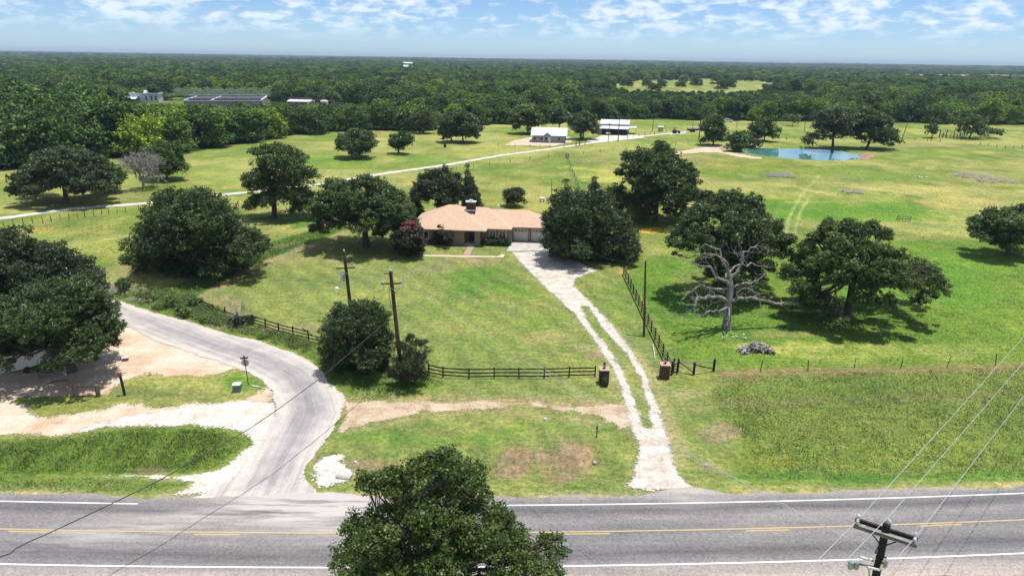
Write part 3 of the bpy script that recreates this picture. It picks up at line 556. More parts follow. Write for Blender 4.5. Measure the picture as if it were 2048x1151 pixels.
LINES = [(PX([(392, 597), (480, 548), (560, 514), (640, 484), (694, 462)]), 1.1, (.33, .27, .17), .75), (PX([(390, 590), (470, 541), (560, 503), (640, 474)]), .8, (.07, .15, .02), .6),
    (PX([(1573, 470), (1576, 440), (1590, 410), (1615, 375), (1640, 350)]), .35, (.36, .38, .18), .7), (PX([(1590, 475), (1592, 450), (1602, 420), (1622, 390)]), .35, (.36, .38, .18), .6), (PX([(1133, 314), (1143, 345), (1158, 382)]), .7, (.13, .2, .06), .7),
    (PX([(1160, 640), (1215, 715), (1240, 790), (1250, 860)]), .7, (.36, .30, .2), .35), (PX([(1240, 660), (1300, 745), (1335, 830), (1360, 930)]), .8, (.38, .33, .2), .5), (PX([(1430, 744), (1520, 746), (1708, 741), (1894, 735), (2060, 731)]), .9, (.26, .2, .12), .6),
    (PX([(700, 795), (820, 794), (1000, 796), (1200, 803)]), .8, (.33, .27, .17), .5), (PX([(700, 862), (850, 832), (1000, 822), (1200, 846)]), .7, (.33, .28, .17), .45), (PX([(20, 462), (120, 444), (280, 425)]), 1.0, (.2, .19, .09), .4), (PX([(1480, 760), (1490, 860), (1505, 955)]), .8, (.12, .17, .035), .5)]
def ground_color(x, y):
    x = np.asarray(x, float); y = np.asarray(y, float); px, py = P(x, y, x*0); n = x.shape
    C = np.empty(n+(3,)); dist = np.hypot(x, y)
    a = fbm(x, y, 1/22., 4, 31)[..., None]; b2 = fbm(x, y, 1/7., 4, 32)[..., None]
    C[:] = np.array((.155, .222, .052)); C = C*(1-sst(.40, .60, a))+np.array((.28, .295, .105))*sst(.42, .62, a)
    C = C*(1-.5*sst(.5, .68, b2))+.5*np.array((.31, .31, .13))*sst(.5, .68, b2)
    def mixm(C, m, c, s=1): m = np.clip(m*s, 0, 1)[..., None]; return C*(1-m)+np.array(c)*m
    near = (y < 200)
    jit = (fbm(x, y, .45, 4, 33)-.5)*1.6
    for poly, c, soft in ((LAWN, (.195, .235, .082), .5), (PASTR, (.14, .225, .042), 2.5), (ROUGH, (.158, .22, .056), 3), (DITCHL, (.115, .18, .035), .6), (DITCHL2, (.15, .215, .055), .5), (NVERGE, (.135, .21, .045), .8), (CEDARG, (.145, .23, .05), .6), (EDGEST, (.125, .21, .038), .8)):
        d = np.full(n, -99.); bb = bnd(poly, 4); m = (x > bb[0]) & (x < bb[1]) & (y > bb[2]) & (y < bb[3]); d[m] = polyd(poly, x[m], y[m])+jit[m]*.5
        C = mixm(C, sst(-soft, soft, d), c)
    wx = (fbm(x, y, .12, 4, 41)-.5); wy = (fbm(x, y, .12, 4, 42)-.5); w2 = fbm(x, y, .5, 4, 43)-.5
    for cx, cy, rx, ry, c, s in BL:
        m = (abs(px-cx) < rx*2.2) & (abs(py-cy) < ry*2.2) & (y > 20)
        if not m.any(): continue
        q = ((px[m]-cx)/rx+wx[m]*2.2)**2+((py[m]-cy)/ry+wy[m]*2.2)**2; s = min(1, s*1.15); k = np.clip(s*(1.1-q+w2[m]*2.6)*1.5, 0, 1)*s
        cc = np.array(c)*1.08+np.array((.012, .008, .016)); C[m] = C[m]*(1-k[..., None])+cc*k[..., None]
    ml = sst(0, 1.5, polyd(LAWN, x, y)) if near.any() else 0; C = C*(1+(.11*np.sin((x*.83+y*.55)*2.1+wx*9)*ml*near)[..., None])
    for pts, w, c, s in LINES:
        m = np.zeros(n, bool); bb = bnd(pts, 3+w); m = (x > bb[0]) & (x < bb[1]) & (y > bb[2]) & (y < bb[3])
        if not m.any(): continue
        d = linedist(pts, x[m], y[m])/w+w2[m]*1.6; k = np.clip(1.3-d, 0, 1)*s; C[m] = C[m]*(1-k[..., None])+np.array(c)*k[..., None]
    dh = y-hwy(x); k = (np.exp(-((dh-3.9)/.55)**2)*.9*np.clip(.6+w2*3, 0, 1))*(y < 70); C = C*(1-k[..., None])+np.array((.42, .34, .25))*k[..., None]
    # distant wooded country: dark cover between the crowns, open fields here and there
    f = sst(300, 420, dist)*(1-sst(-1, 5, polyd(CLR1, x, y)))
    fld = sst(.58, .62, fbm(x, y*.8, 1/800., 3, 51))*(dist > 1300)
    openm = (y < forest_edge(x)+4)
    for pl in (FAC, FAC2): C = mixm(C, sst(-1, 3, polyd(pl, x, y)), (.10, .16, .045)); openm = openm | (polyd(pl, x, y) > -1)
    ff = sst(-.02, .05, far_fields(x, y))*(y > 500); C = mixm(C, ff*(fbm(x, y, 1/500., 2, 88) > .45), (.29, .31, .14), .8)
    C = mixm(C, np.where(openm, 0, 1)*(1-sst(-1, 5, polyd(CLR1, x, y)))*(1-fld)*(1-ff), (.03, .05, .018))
    return np.clip(C, .005, .9)
FE = PX([(0, 352), (60, 338), (150, 322), (260, 318), (330, 312), (400, 303), (440, 296), (560, 275), (690, 262), (760, 264), (870, 261), (960, 252), (1040, 249), (1170, 243), (1280, 239), (1400, 242), (1560, 244), (1700, 245), (1900, 249), (2048, 251)])
_fe = sorted([(p[0], p[1]) for p in FE])
_fx = np.array([-900, -170]+[p[0] for p in _fe]+[400, 900]); _fy = np.array([150, 152]+[p[1] for p in _fe]+[380, 400])
def forest_edge(x): return np.interp(x, _fx, _fy)
# terrain: one sheet
def axis(lo, hi, step, lim_lo, lim_hi, g1=1.02, n1=115, g2=1.09):
    a = list(np.arange(lo, hi, step)); s = step; v = a[-1]; k = 0
    while v < lim_hi: s *= g1 if k < n1 else g2; v += s; a.append(v); k += 1
    s = step; v = lo; k = 0; b = []
    while v > lim_lo: s *= g1 if k < n1 else g2; v -= s; b.append(v); k += 1
    return np.array(b[::-1]+a)
ax = axis(-70, 70, .5, -16000, 16000); ay = axis(24, 130, .5, -300, 17000)
X, Y = np.meshgrid(ax, ay, indexing='ij'); Z = hgt(X.ravel(), Y.ravel())
idx = np.arange(X.size).reshape(X.shape)
Fc = np.stack([idx[:-1, :-1], idx[1:, :-1], idx[1:, 1:], idx[:-1, 1:]], -1).reshape(-1, 4)
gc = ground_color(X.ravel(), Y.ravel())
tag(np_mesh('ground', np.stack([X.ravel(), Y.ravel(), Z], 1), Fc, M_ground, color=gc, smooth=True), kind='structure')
print('terrain', X.shape)

# ------------------------------------------------------------ grass blades (nobody could count them)
DRIVES = [(SIDE, .1), (DRIVE, 0), (WHITE_G, .2), (PATH, .3), (YARD, .3), (ROCKY, .3)]
def blades(name, label, poly, dens, hh, ww, seed, avoid=True, excl=(), lean=.5, bright=1.25, fclump=None, infill=(), clump=0., edge=.8):
    r = np.random.default_rng(seed); bb = bnd(poly, 0); n = int((bb[1]-bb[0])*(bb[3]-bb[2])*dens)
    x = r.uniform(bb[0], bb[1], n); y = r.uniform(bb[2], bb[3], n); k = (polyd(poly, x, y)+(fbm(x, y, .8, 3, seed)-.5)*edge-(r.random(len(x))-.3)*(edge-.8)) > 0
    x = x[k]; y = y[k]
    px, py = P(x, y, x*0); k = (px > -350) & (px < 2400) & (py < 1250); x = x[k]; y = y[k]
    if fclump: k = fbm(x, y, fclump, 3, seed+1) > r.uniform(.2, .75, len(x)); x = x[k]; y = y[k]
    if avoid:
        for pl, mg in DRIVES:
            if pl is YARD: d = np.minimum(polyd(YARD, x, y), -polyd(YARD_G, x, y))
            elif pl is DRIVE: d = np.minimum(polyd(DRIVE, x, y), -polyd(STRIP, x, y))
            else: d = polyd(pl, x, y)
            k = d < mg; x = x[k]; y = y[k]
        k = (y-hwy(x) > 4.2); x = x[k]; y = y[k]
    for pl in excl: k = polyd(pl, x, y) < 0; x = x[k]; y = y[k]
    n = len(x); z = hgt(x, y)-.02; c = ground_color(x, y)*bright*r.uniform(.65, 1.3, (n, 1)); c[:, 0] *= r.uniform(.85, 1.2, n)
    if clump: c *= (1-clump*.55+clump*1.15*sst(.3, .7, fbm(x, y, .75, 3, seed+5)))[:, None]
    hv = hh*r.uniform(.4, 1.4, n)*(.6+.8*fbm(x, y, .35, 3, seed+2))*np.clip(.35+polyd(poly, x, y)*.6, .35, 1); a = r.uniform(0, 2*np.pi, n); w = ww*r.uniform(.6, 1.3, n)
    dx = np.cos(a)*w; dy = np.sin(a)*w; b = r.uniform(0, 2*np.pi, n); lx = np.cos(b)*hv*lean*r.random(n); ly = np.sin(b)*hv*lean*r.random(n)
    V = np.empty((n, 3, 3)); V[:, 0] = np.stack([x-dx, y-dy, z], 1); V[:, 1] = np.stack([x+dx, y+dy, z], 1); V[:, 2] = np.stack([x+lx, y+ly, z+hv], 1)
    Fc = np.arange(n*3).reshape(n, 3); print(name, n)
    return tag(np_mesh(name, V.reshape(-1, 3), Fc, M_blade, color=np.repeat(c, 3, 0)), label, 'grass', None, 'stuff')
blades('verge_grass', 'tall uncut green grass on the wide verge below the wire fence', ROUGH, 85, .19, .035, 101, lean=1.5, bright=1.12, clump=.6, edge=4)
blades('ditch_grass', 'deep green grass filling the ditch island left of the side road', DITCHL, 120, .24, .03, 102, lean=1.2, bright=1.1, clump=1.)
blades('roadside_grass', 'narrow strip of grass between the white gravel and the highway', DITCHL2, 120, .2, .03, 103, lean=1.2, bright=1.1, clump=.9)
blades('weedy_grass', 'long weedy grass between the bending side road and the broken board fence', NVERGE, 90, .34, .04, 104, lean=1.2, bright=1.15, clump=.9)
blades('clump_grass', 'bright uncut grass around the feet of the cedar and willowy shrub', CEDARG, 110, .28, .035, 105, lean=1.2, bright=1.15, clump=.9)
blades('field_edge_grass', 'rank grass strip along the diagonal edge of the mown lawn', EDGEST, 55, .3, .05, 106, lean=1.2, bright=1.1)
blades('pasture_grass', 'wind laid pasture grass to the right of the driveway fence', PASTR, 26, .15, .05, 107, fclump=.5, lean=1.6, bright=1.08, clump=.7)
MID = PX([(-100, 470), (1000, 330), (1000, 425), (850, 430), (700, 445), (400, 540), (330, 585), (250, 580), (-100, 560)])
blades('meadow_grass', 'rough meadow grass between the white farm track and the lawn', MID, 10, .16, .06, 108, fclump=.4, lean=1.7, bright=1.05)
FARP = PX([(1000, 425), (1000, 330), (1150, 305), (1340, 300), (1480, 322), (1730, 325), (2200, 290), (2200, 482), (1340, 482), (1255, 540), (1180, 470)])
blades('far_pasture_grass', 'yellow green pasture grass in front of the pond', FARP, 6, .13, .10, 109, fclump=.3, lean=2.2, bright=1.05)
blades('lawn_grass', 'short mown grass of the front lawn with dry patches', LAWN, 30, .09, .035, 110, lean=1.2, bright=1.12, clump=.35)
blades('yard_grass', 'thin grass patches growing on the sandy yard', YARD_G, 90, .10, .025, 111, avoid=False, fclump=.6)

# ------------------------------------------------------------ foliage
def unit(v): return v/(np.linalg.norm(v, axis=-1, keepdims=True)+1e-9)
def leaf_quads(r, c, nrm, ls, tone, asp=.62):
    n = len(c); t = unit(np.cross(nrm, unit(r.normal(size=(n, 3))))); b = np.cross(nrm, t); s = (ls*r.uniform(.6, 1.35, n))[:, None]
    V = np.empty((n, 4, 3)); bend = nrm*s*.12
    V[:, 0] = c-t*s*.5-bend; V[:, 1] = c-b*s*.5*asp; V[:, 2] = c+t*s*.5-bend; V[:, 3] = c+b*s*.5*asp
    return V.reshape(-1, 3), np.arange(n*4).reshape(n, 4), np.repeat(tone, 4)
def crown_points(r, lobes, tr, dens=1.0, low=-.5, flat=.85, core=.25):
    """tufts of leaves spread over the outside of overlapping lobes"""
    C0 = np.array([l[:3] for l in lobes], float); R0 = np.array([l[3] for l in lobes], float); big = []
    for i, (c, rad) in enumerate(zip(C0, R0)):
        if rad < tr*1.7: big.append((*c, rad)); continue
        n = int(13*(1 if rad < tr*5 else 1.5)); d = unit(r.normal(size=(n*2, 3))); d = d[d[:, 2] > low-.05][:n]
        for v in d:
            sr = rad*r.uniform(.26, .46); p = c+v*rad*r.uniform(.62, .92)*np.array([1, 1, flat])
            if len(C0) > 1 and np.min(np.linalg.norm(p-C0, axis=1)/R0+np.eye(len(C0))[i]*9) < .55: continue
            big.append((*p, sr))
        big.append((*c, rad*.62))
    lobes = big
    C = np.array([l[:3] for l in lobes], float); Rr = np.array([l[3] for l in lobes], float); T = []; D = []; O = []; SO = []
    for i, (c, rad) in enumerate(zip(C, Rr)):
        n = max(5, int(dens*3.1*(rad/tr)**2)); d = unit(r.normal(size=(n*2, 3))); d = d[(d[:, 2] > low)][:n]
        n = len(d); k = np.where(r.random(n) < core, r.uniform(.2, .75, n), r.uniform(.75, 1.22, n))
        p = c+d*k[:, None]*rad*np.array([1, 1, flat]); q = np.min(np.linalg.norm(p[:, None]-C[None], axis=2)/Rr[None]+np.eye(len(C))[i]*9, axis=1)
        ok = (q > .62) | (r.random(n) < .12); T.append(p[ok]); D.append(d[ok]); SO.append(np.full(ok.sum(), r.normal(0, .11)))
    return np.concatenate(T), np.concatenate(D), np.concatenate(SO)
def foliage(name, mat, parent, r, lobes, tr, ls, dens=1.0, per=1.0, low=-.5, flat=.85, core=.25, up=.75, out=.55, zmin=.15, asp=.62, droop=0., leafk=1.28):
    ls = ls*leafk
    T, D, SO = crown_points(r, lobes, tr, dens, low, flat, core); nt_ = len(T); L = max(6, int(per*1.15*math.pi*tr*tr/(.5*ls*ls)))
    tt = np.repeat(T, L, 0); dd = np.repeat(D, L, 0); n = len(tt); q = unit(r.normal(size=(n, 3)))*(r.random(n)**.45)[:, None]
    sz = np.repeat(r.uniform(.6, 1.35, nt_), L)[:, None]*tr; c = tt+q*sz*np.array([1, 1, .62]); c[:, 2] = np.maximum(c[:, 2], zmin+r.random(n)*.3)
    c[:, 2] -= droop*r.random(n)
    nrm = unit(dd*out*.8+np.array([0, 0, up*.7])+r.normal(size=(n, 3))*.85+q*.3)
    tone = np.clip(np.repeat(r.normal(.5, .13, nt_)+SO, L)+r.normal(0, .24, n)+q[:, 2]*.1, 0, 1)
    V, Fc, tn = leaf_quads(r, c, nrm, ls, tone, asp)
    return np_mesh(name, V, Fc, mat, parent, attrs={'tone': tn}), T
def limb(mb, r, a, b, r0, r1, n=6, sag=.1, wob=.15, seg=7):
    a = np.array(a, float); b = np.array(b, float); L = np.linalg.norm(b-a); m = (a+b)/2+np.array([0, 0, L*sag])+r.normal(size=3)*L*wob
    ts = np.linspace(0, 1, seg); pts = [(1-t)**2*a+2*t*(1-t)*m+t*t*b+r.normal(size=3)*L*.025*(0 < t < 1) for t in ts]
    mb.tube(pts, [r0+(r1-r0)*t for t in ts], n, caps=False); return pts
def px_lobes(base, lobes, r, zlow=.5, depth=.75, dup=True):
    """crown lobes read off the photograph, given their own depth round the trunk (base-local metres)"""
    X0, Y0, Z0 = base; fwd = X0*FW[0]+Y0*FW[1]+(Z0+4-CAMH)*FW[2]; ppm = F/fwd; out = []
    def at(cx, cy, Yp):
        d = ray(cx, cy); t = Yp/d[1]; return d[0]*t, CAMH+d[2]*t
    xs = [at(l[0], l[1], Y0)[0]-X0 for l in lobes]; ce = (min(xs)+max(xs))/2; Rm = max(3, (max(xs)-min(xs))/2+2)
    for i, (cx, cy, rp) in enumerate(lobes):
        rad = rp/ppm; u = (xs[i]-ce)/Rm; w = depth*Rm*math.sqrt(max(.05, 1-u*u*.9)); dy = r.uniform(-.35, .35)*w
        x, z = at(cx, cy, Y0+dy); out.append((x-X0, dy, max(z-Z0, zlow+rad*.5), rad))
        if dup and w > rad*.8:
            z1 = max(z-Z0, zlow+rad*.5); dyf = dy+w*r.uniform(.5, .8); x2, z2 = at(cx, cy, Y0+dyf)
            out.append((x2-X0+r.normal()*.3, dyf, max(z2-Z0, zlow+rad*.5), rad*.92))
            if z1 > 2.0: out.append((x-X0+r.normal()*.3, dy-w*r.uniform(.4, .7), max(zlow+rad*.5, z1*.88), rad*.85))
    return out
def tree(name, label, bpx, lobes, seed, mat=None, bark=None, cat='tree', group=None, tr=None, ls=None, dens=1., per=1., trunk=.35, fork=.28, zlow=.5, depth=.75, low=-.5, twig=True, flat=.85, up=.75, core=.25, base=None, trunks=1, asp=.62, dup=True, out=.55):
    mat = mat or M_oak; bark = bark or M_bark; r = np.random.default_rng(seed)
    b = Vector(base) if base else G3(*bpx); D = math.hypot(b.x, b.y); e = empty(name, b, 0, label, cat, group)
    ls = ls or max(.15, .0021*math.hypot(D, 26)); tr = (tr or max(.42, .0058*D))*.82
    lb = px_lobes(b, lobes, r, zlow, depth, dup); top = max(l[2]+l[3] for l in lb)
    cen = np.mean([l[:2] for l in lb], axis=0)*.5
    mb = MB()
    if trunk > 0:
        for k in range(trunks):
            o = np.array([r.normal()*.5, r.normal()*.3, 0])*(trunks > 1); fk = np.array([cen[0]*.6, cen[1]*.6, top*fork])+o*1.6
            mb.tube([o+(0, 0, -.2), o+(0, 0, .25), o*.9+fk*.5, fk], [trunk*1.5, trunk*1.1, trunk*.9, trunk*.8], 8, caps=False)
            for i, l in enumerate(lb):
                if i % trunks != k: continue
                c = np.array(l[:3]); rr = min(trunk*.55, .05+.05*l[3]); p = limb(mb, r, fk, c, rr, rr*.4)
                if twig:
                    for q in range(5):
                        d = unit(r.normal(size=3)+np.array([0, 0, .3])); limb(mb, r, p[3+q % 3], c+d*l[3]*.85, rr*.42, .02, 4, .05, .1, 4)
        mb.build('trunk', bark, e, smooth=True, fixn=False)
    foliage('crown', mat, e, r, lb, tr, ls, dens, per, low, flat, core, up, out, asp=asp)
    return e
# near and middle oaks, read from the photograph
tree('oak_tree', 'big foreground oak cut by the bottom edge, standing before the highway', None,
     [(890, 925, 32), (850, 950, 42), (930, 955, 38), (790, 965, 30), (735, 968, 26), (800, 1015, 55), (880, 1005, 60), (955, 1005, 48), (1003, 1045, 36), (735, 1062, 48), (830, 1085, 50), (945, 1090, 50), (1020, 1100, 48), (1055, 1150, 40), (715, 1135, 50), (790, 1160, 50), (900, 1185, 50), (1010, 1200, 60), (880, 1260, 60), (760, 1250, 60), (1090, 1200, 40)],
     1, base=(-4.6, 28.6, 0), tr=.42, ls=.125, dens=.8, trunk=.42, fork=.42, zlow=3.5, depth=.8, mat=M_live and leaf_material('near_oak_leaves', (.034, .058, .014), (.078, .125, .028), (.165, .225, .06), .1), low=-.35, core=.3, per=.85)
tree('oak_tree', 'huge spreading oak at the left edge shading the white camper', (142, 742),
     [(150, 605, 48), (190, 622, 42), (100, 600, 48), (50, 620, 52), (0, 640, 50), (130, 655, 50), (195, 665, 38), (215, 685, 22), (70, 680, 48), (10, 700, 45), (-60, 690, 50), (-80, 620, 60), (160, 690, 28), (45, 725, 30), (-20, 730, 30), (190, 700, 22), (220, 655, 22)], 2, mat=M_oak, trunk=.5, fork=.3, zlow=2.2, tr=.42, ls=.17, per=.9)
tree('oak_tree', 'rounded grey green oak behind the camper tree, crown topping the left edge', (40, 640),
     [(20, 495, 42), (60, 520, 45), (105, 515, 36), (150, 545, 40), (175, 570, 36), (100, 560, 48), (40, 575, 50), (-30, 520, 50), (-50, 580, 50), (0, 470, 18), (185, 595, 22), (-100, 560, 50)], 3, mat=M_oak_grey, trunk=.45, tr=.5, ls=.19, zlow=3)
tree('oak_tree', 'dense dark oak thicket reaching the ground between meadow and side road', (400, 548),
     [(322, 415, 36), (365, 402, 34), (405, 405, 36), (440, 430, 36), (295, 475, 34), (345, 465, 44), (400, 455, 48), (455, 470, 44), (500, 478, 36), (515, 500, 22), (300, 520, 30), (350, 520, 38), (400, 525, 36), (450, 515, 32), (285, 500, 22), (480, 520, 22), (330, 540, 18), (380, 545, 18)], 4, zlow=.1, trunk=.35, low=-.8, tr=.6)
tree('oak_tree', 'wide grey green oak above the bend of the white farm track at left', (133, 405),
     [(95, 318, 26), (130, 310, 26), (160, 322, 28), (195, 330, 26), (75, 345, 26), (110, 345, 30), (150, 350, 32), (190, 355, 28), (218, 362, 20), (60, 372, 16), (90, 372, 18), (175, 375, 18), (45, 383, 9), (225, 382, 12)], 5, mat=M_oak_grey, zlow=2.2, trunk=.45, flat=.7, fork=.35)
tree('small_tree', 'bright yellow green young tree beside the pale dead one', (222, 385), [(212, 340, 20), (225, 352, 18), (205, 356, 16), (232, 340, 12)], 6, mat=leaf_material('lime_leaves', (.06, .11, .02), (.12, .21, .035), (.2, .3, .06), .1), zlow=.6, trunk=.12)
tree('oak_tree', 'round dark tree just right of the pale dead tree', (335, 360), [(325, 298, 18), (345, 300, 18), (320, 318, 20), (345, 322, 22), (358, 335, 14), (312, 333, 14), (335, 338, 18), (305, 312, 12)], 7, zlow=1.0, trunk=.25)
tree('oak_tree', 'tall open oak with thin ragged top beside the white track', (549, 435),
     [(512, 306, 12), (535, 302, 14), (562, 303, 20), (590, 318, 22), (560, 330, 24), (525, 335, 12), (500, 358, 14), (530, 355, 22), (560, 368, 26), (595, 355, 24), (618, 345, 13), (505, 375, 12), (590, 385, 26), (545, 395, 20), (620, 395, 14), (512, 402, 14), (508, 418, 10), (600, 408, 18), (635, 352, 7)], 8, zlow=1.5, trunk=.5, dens=.5, per=.62, depth=.6, fork=.4)
for k, (nm, lb_, bp, lo_, sd) in enumerate([
    ('oak_tree', 'spreading tree alone in the far green field, left of the round bush tree', (712, 316), [(690, 278, 14), (708, 270, 13), (730, 276, 15), (745, 288, 11), (700, 290, 18), (725, 293, 17), (683, 292, 8), (712, 303, 12)], 9),
    ('small_tree', 'small round dark tree alone in the far green field', (797, 308), [(792, 276, 11), (808, 275, 13), (818, 283, 8), (800, 288, 13), (795, 297, 8), (786, 284, 7)], 10),
    ('oak_tree', 'twin crowned tree standing before the wood, centre of the far field', (926, 285), [(900, 240, 15), (918, 235, 17), (935, 245, 18), (948, 258, 12), (905, 258, 18), (930, 262, 17), (893, 252, 12), (952, 270, 6)], 11),
    ('oak_tree', 'smaller tree half behind the twin crowned one in the far field', (905, 284), [(890, 262, 12), (903, 268, 12), (893, 274, 8)], 12),
    ('oak_tree', 'dark tree behind the left end of the white roofed house', (1056, 268), [(1040, 226, 15), (1058, 222, 17), (1072, 235, 13), (1035, 240, 13), (1055, 242, 18), (1078, 245, 8), (1032, 252, 7), (1062, 255, 10)], 13),
    ('oak_tree', 'grey green tree at the wood edge left of the twin crowned one', (847, 267), [(832, 238, 12), (850, 234, 14), (862, 243, 11), (840, 248, 13), (857, 253, 9)], 14),
    ('oak_tree', 'multi stemmed tree between white roofed house and open barn', (1165, 279), [(1150, 240, 12), (1165, 234, 13), (1178, 242, 13), (1188, 252, 9), (1158, 250, 13), (1175, 255, 12), (1148, 254, 9), (1190, 262, 6), (1160, 262, 7)], 15),
    ('oak_tree', 'thin grey tree directly behind the white roofed house', (1118, 262), [(1108, 232, 12), (1122, 228, 12), (1134, 236, 10), (1115, 240, 12)], 16)]):
    tree(nm, lb_, bp, lo_, sd, mat=(M_oak, M_live, M_oak, M_oak, M_oak, M_oak_grey, M_oak, M_oak_grey)[k], zlow=1.0, trunk=.3, depth=.7, trunks=3 if k == 6 else 1)
tree('oak_tree', 'broad oak on the lawn left of the brick house', (733, 494),
     [(665, 373, 18), (640, 415, 24), (650, 395, 18), (690, 375, 22), (725, 368, 22), (760, 375, 26), (785, 395, 24), (690, 405, 30), (730, 400, 32), (770, 415, 30), (805, 420, 28), (700, 430, 28), (745, 435, 28), (785, 440, 22), (650, 440, 14), (655, 460, 9), (820, 445, 18), (810, 462, 12), (770, 455, 14), (635, 425, 12)], 17, zlow=2.5, trunk=.55, fork=.32, flat=.8)
tree('oak_tree', 'grey green oak behind the brick house between two cedars', (880, 432), [(860, 360, 22), (885, 352, 20), (905, 362, 20), (850, 385, 24), (880, 380, 26), (910, 388, 22), (895, 405, 20)], 18, mat=M_oak_grey, zlow=.8, trunk=.3)
def cone_lobes(tx, ty, bx, by, w, n=7):
    o = []
    for i in range(n):
        t = (i+.5)/n; yy = ty+(by-ty)*t; ww = w*(.18+.82*t**.8); xx = tx+(bx-tx)*t
        o.append((xx, yy, ww*.62)); 
        if t > .3: o += [(xx-ww*.5, yy+2, ww*.45), (xx+ww*.5, yy+2, ww*.45)]
    return o
CED = dict(mat=M_cedar, dup=True, zlow=.2, low=-.7, up=.35, out=.9, asp=.35, trunk=.2, fork=.3, flat=1.0)
tree('cedar_tree', 'pointed dark cedar behind the chimney of the brick house', (943, 432), cone_lobes(934, 324, 945, 425, 26), 19, tr=.5, **CED)
tree('cedar_tree', 'dark cedar standing between lawn oak and house roof', (830, 438), cone_lobes(826, 362, 832, 430, 20), 20, tr=.5, **CED)
tree('small_tree', 'young round tree on the grass behind the house ridge', (1030, 414), [(1020, 388, 11), (1035, 386, 12), (1028, 400, 15), (1043, 402, 9)], 21, mat=M_shrub, zlow=.4, trunk=.1)
tree('cedar_tree', 'cedar with twin leaders rising behind the big tree mass by the garage', (1130, 470), cone_lobes(1135, 355, 1130, 460, 30)+[(1118, 400, 16)], 22, tr=.55, **CED)
tree('cedar_tree', 'tall narrow cedar at the centre back of the tree mass by the garage', (1190, 465), cone_lobes(1188, 350, 1192, 455, 34), 23, tr=.55, **CED)
tree('oak_tree', 'massive dark tree mass beside the garage and driveway', (1190, 518),
     [(1125, 405, 26), (1165, 400, 28), (1205, 405, 28), (1105, 435, 22), (1145, 440, 36), (1190, 440, 36), (1235, 440, 26), (1110, 475, 28), (1150, 480, 34), (1200, 480, 36), (1245, 475, 30), (1262, 495, 20), (1120, 505, 18), (1150, 512, 18), (1185, 518, 16), (1225, 512, 24), (1250, 518, 18), (1098, 460, 14)], 24, mat=M_cedar, zlow=.2, trunk=.35, low=-.8, tr=.55, up=.6, asp=.5)
tree('oak_tree', 'tall domed oak in the meadow behind the tree mass', (1310, 442),
     [(1262, 315, 18), (1290, 318, 24), (1320, 302, 22), (1340, 318, 20), (1368, 335, 16), (1280, 350, 28), (1320, 345, 30), (1355, 358, 24), (1385, 345, 10), (1290, 385, 30), (1335, 385, 28), (1240, 345, 9), (1235, 385, 18), (1255, 405, 24), (1230, 405, 15), (1280, 420, 22), (1375, 375, 18), (1390, 398, 18), (1415, 392, 13), (1340, 425, 18), (1360, 410, 14), (1295, 430, 16)], 25, zlow=.8, trunk=.5, tr=.62)
tree('oak_tree', 'leafy oak directly behind the bare dead oak', (1462, 590),
     [(1440, 400, 20), (1465, 400, 22), (1500, 410, 22), (1395, 430, 26), (1435, 430, 28), (1475, 435, 30), (1515, 440, 26), (1545, 455, 22), (1360, 465, 22), (1400, 465, 28), (1445, 475, 30), (1495, 475, 28), (1535, 480, 24), (1562, 485, 16), (1345, 485, 12), (1420, 500, 18), (1470, 505, 22), (1520, 508, 18), (1385, 445, 18), (1410, 525, 18), (1450, 530, 22), (1500, 535, 18), (1430, 545, 14)], 26, zlow=1.6, trunk=.5, fork=.34, flat=.9)
tree('oak_tree', 'wide flat topped oak in the right pasture with drooping left boughs', (1694, 632),
     [(1655, 455, 18), (1690, 458, 22), (1728, 465, 22), (1765, 470, 16), (1635, 480, 20), (1615, 500, 18), (1665, 495, 28), (1710, 500, 30), (1755, 505, 26), (1600, 520, 14), (1650, 530, 26), (1700, 535, 30), (1750, 535, 28), (1795, 540, 26), (1835, 535, 22), (1860, 545, 16), (1868, 562, 9), (1820, 560, 18), (1780, 562, 18), (1610, 545, 20), (1580, 545, 18), (1565, 555, 10), (1600, 575, 20), (1630, 595, 20), (1650, 612, 16), (1610, 605, 16), (1700, 432+12, 8), (1745, 452, 12), (1680, 555, 22), (1730, 562, 22)], 27, zlow=.6, trunk=.5, fork=.36, flat=.88)
tree('oak_tree', 'oak cut by the right edge of the picture in the bright pasture', (2015, 512),
     [(1955, 445, 16), (1985, 432, 18), (2015, 430, 18), (2045, 425, 20), (1960, 470, 14), (1990, 462, 22), (2030, 465, 24), (2065, 450, 26), (2000, 485, 14), (2050, 485, 20), (1942, 458, 8)], 28, zlow=1.5, trunk=.4, flat=.75)
tree('oak_tree', 'leaning oak on the far bank of the pond', (1665, 299), [(1650, 232, 16), (1675, 230, 18), (1700, 240, 14), (1635, 252, 12), (1660, 252, 18), (1690, 260, 15), (1625, 270, 10), (1612, 280, 7), (1645, 268, 8), (1708, 262, 9)], 29, mat=M_oak_grey, zlow=1.6, trunk=.5, flat=.75)
tree('oak_tree', 'dense round oak right of the leaning one at the pond', (1733, 298), [(1730, 232, 15), (1752, 235, 15), (1770, 248, 14), (1725, 255, 16), (1750, 258, 18), (1775, 268, 14), (1790, 278, 8), (1720, 275, 11), (1745, 278, 12), (1765, 283, 9)], 30, zlow=1.2, trunk=.45)
tree('oak_tree', 'tall dark tree on the left of the pond track', (1426, 291), [(1420, 235, 11), (1430, 245, 14), (1415, 255, 13), (1438, 262, 13), (1425, 270, 15), (1445, 278, 9), (1412, 280, 10)], 31, zlow=.4, trunk=.3)
tree('shrub_tree', 'bushy tree on the near left corner of the pond', (1478, 303), [(1470, 275, 12), (1483, 270, 11), (1475, 288, 15), (1462, 292, 9)], 32, mat=M_live, zlow=.1, trunk=.12, low=-.8)
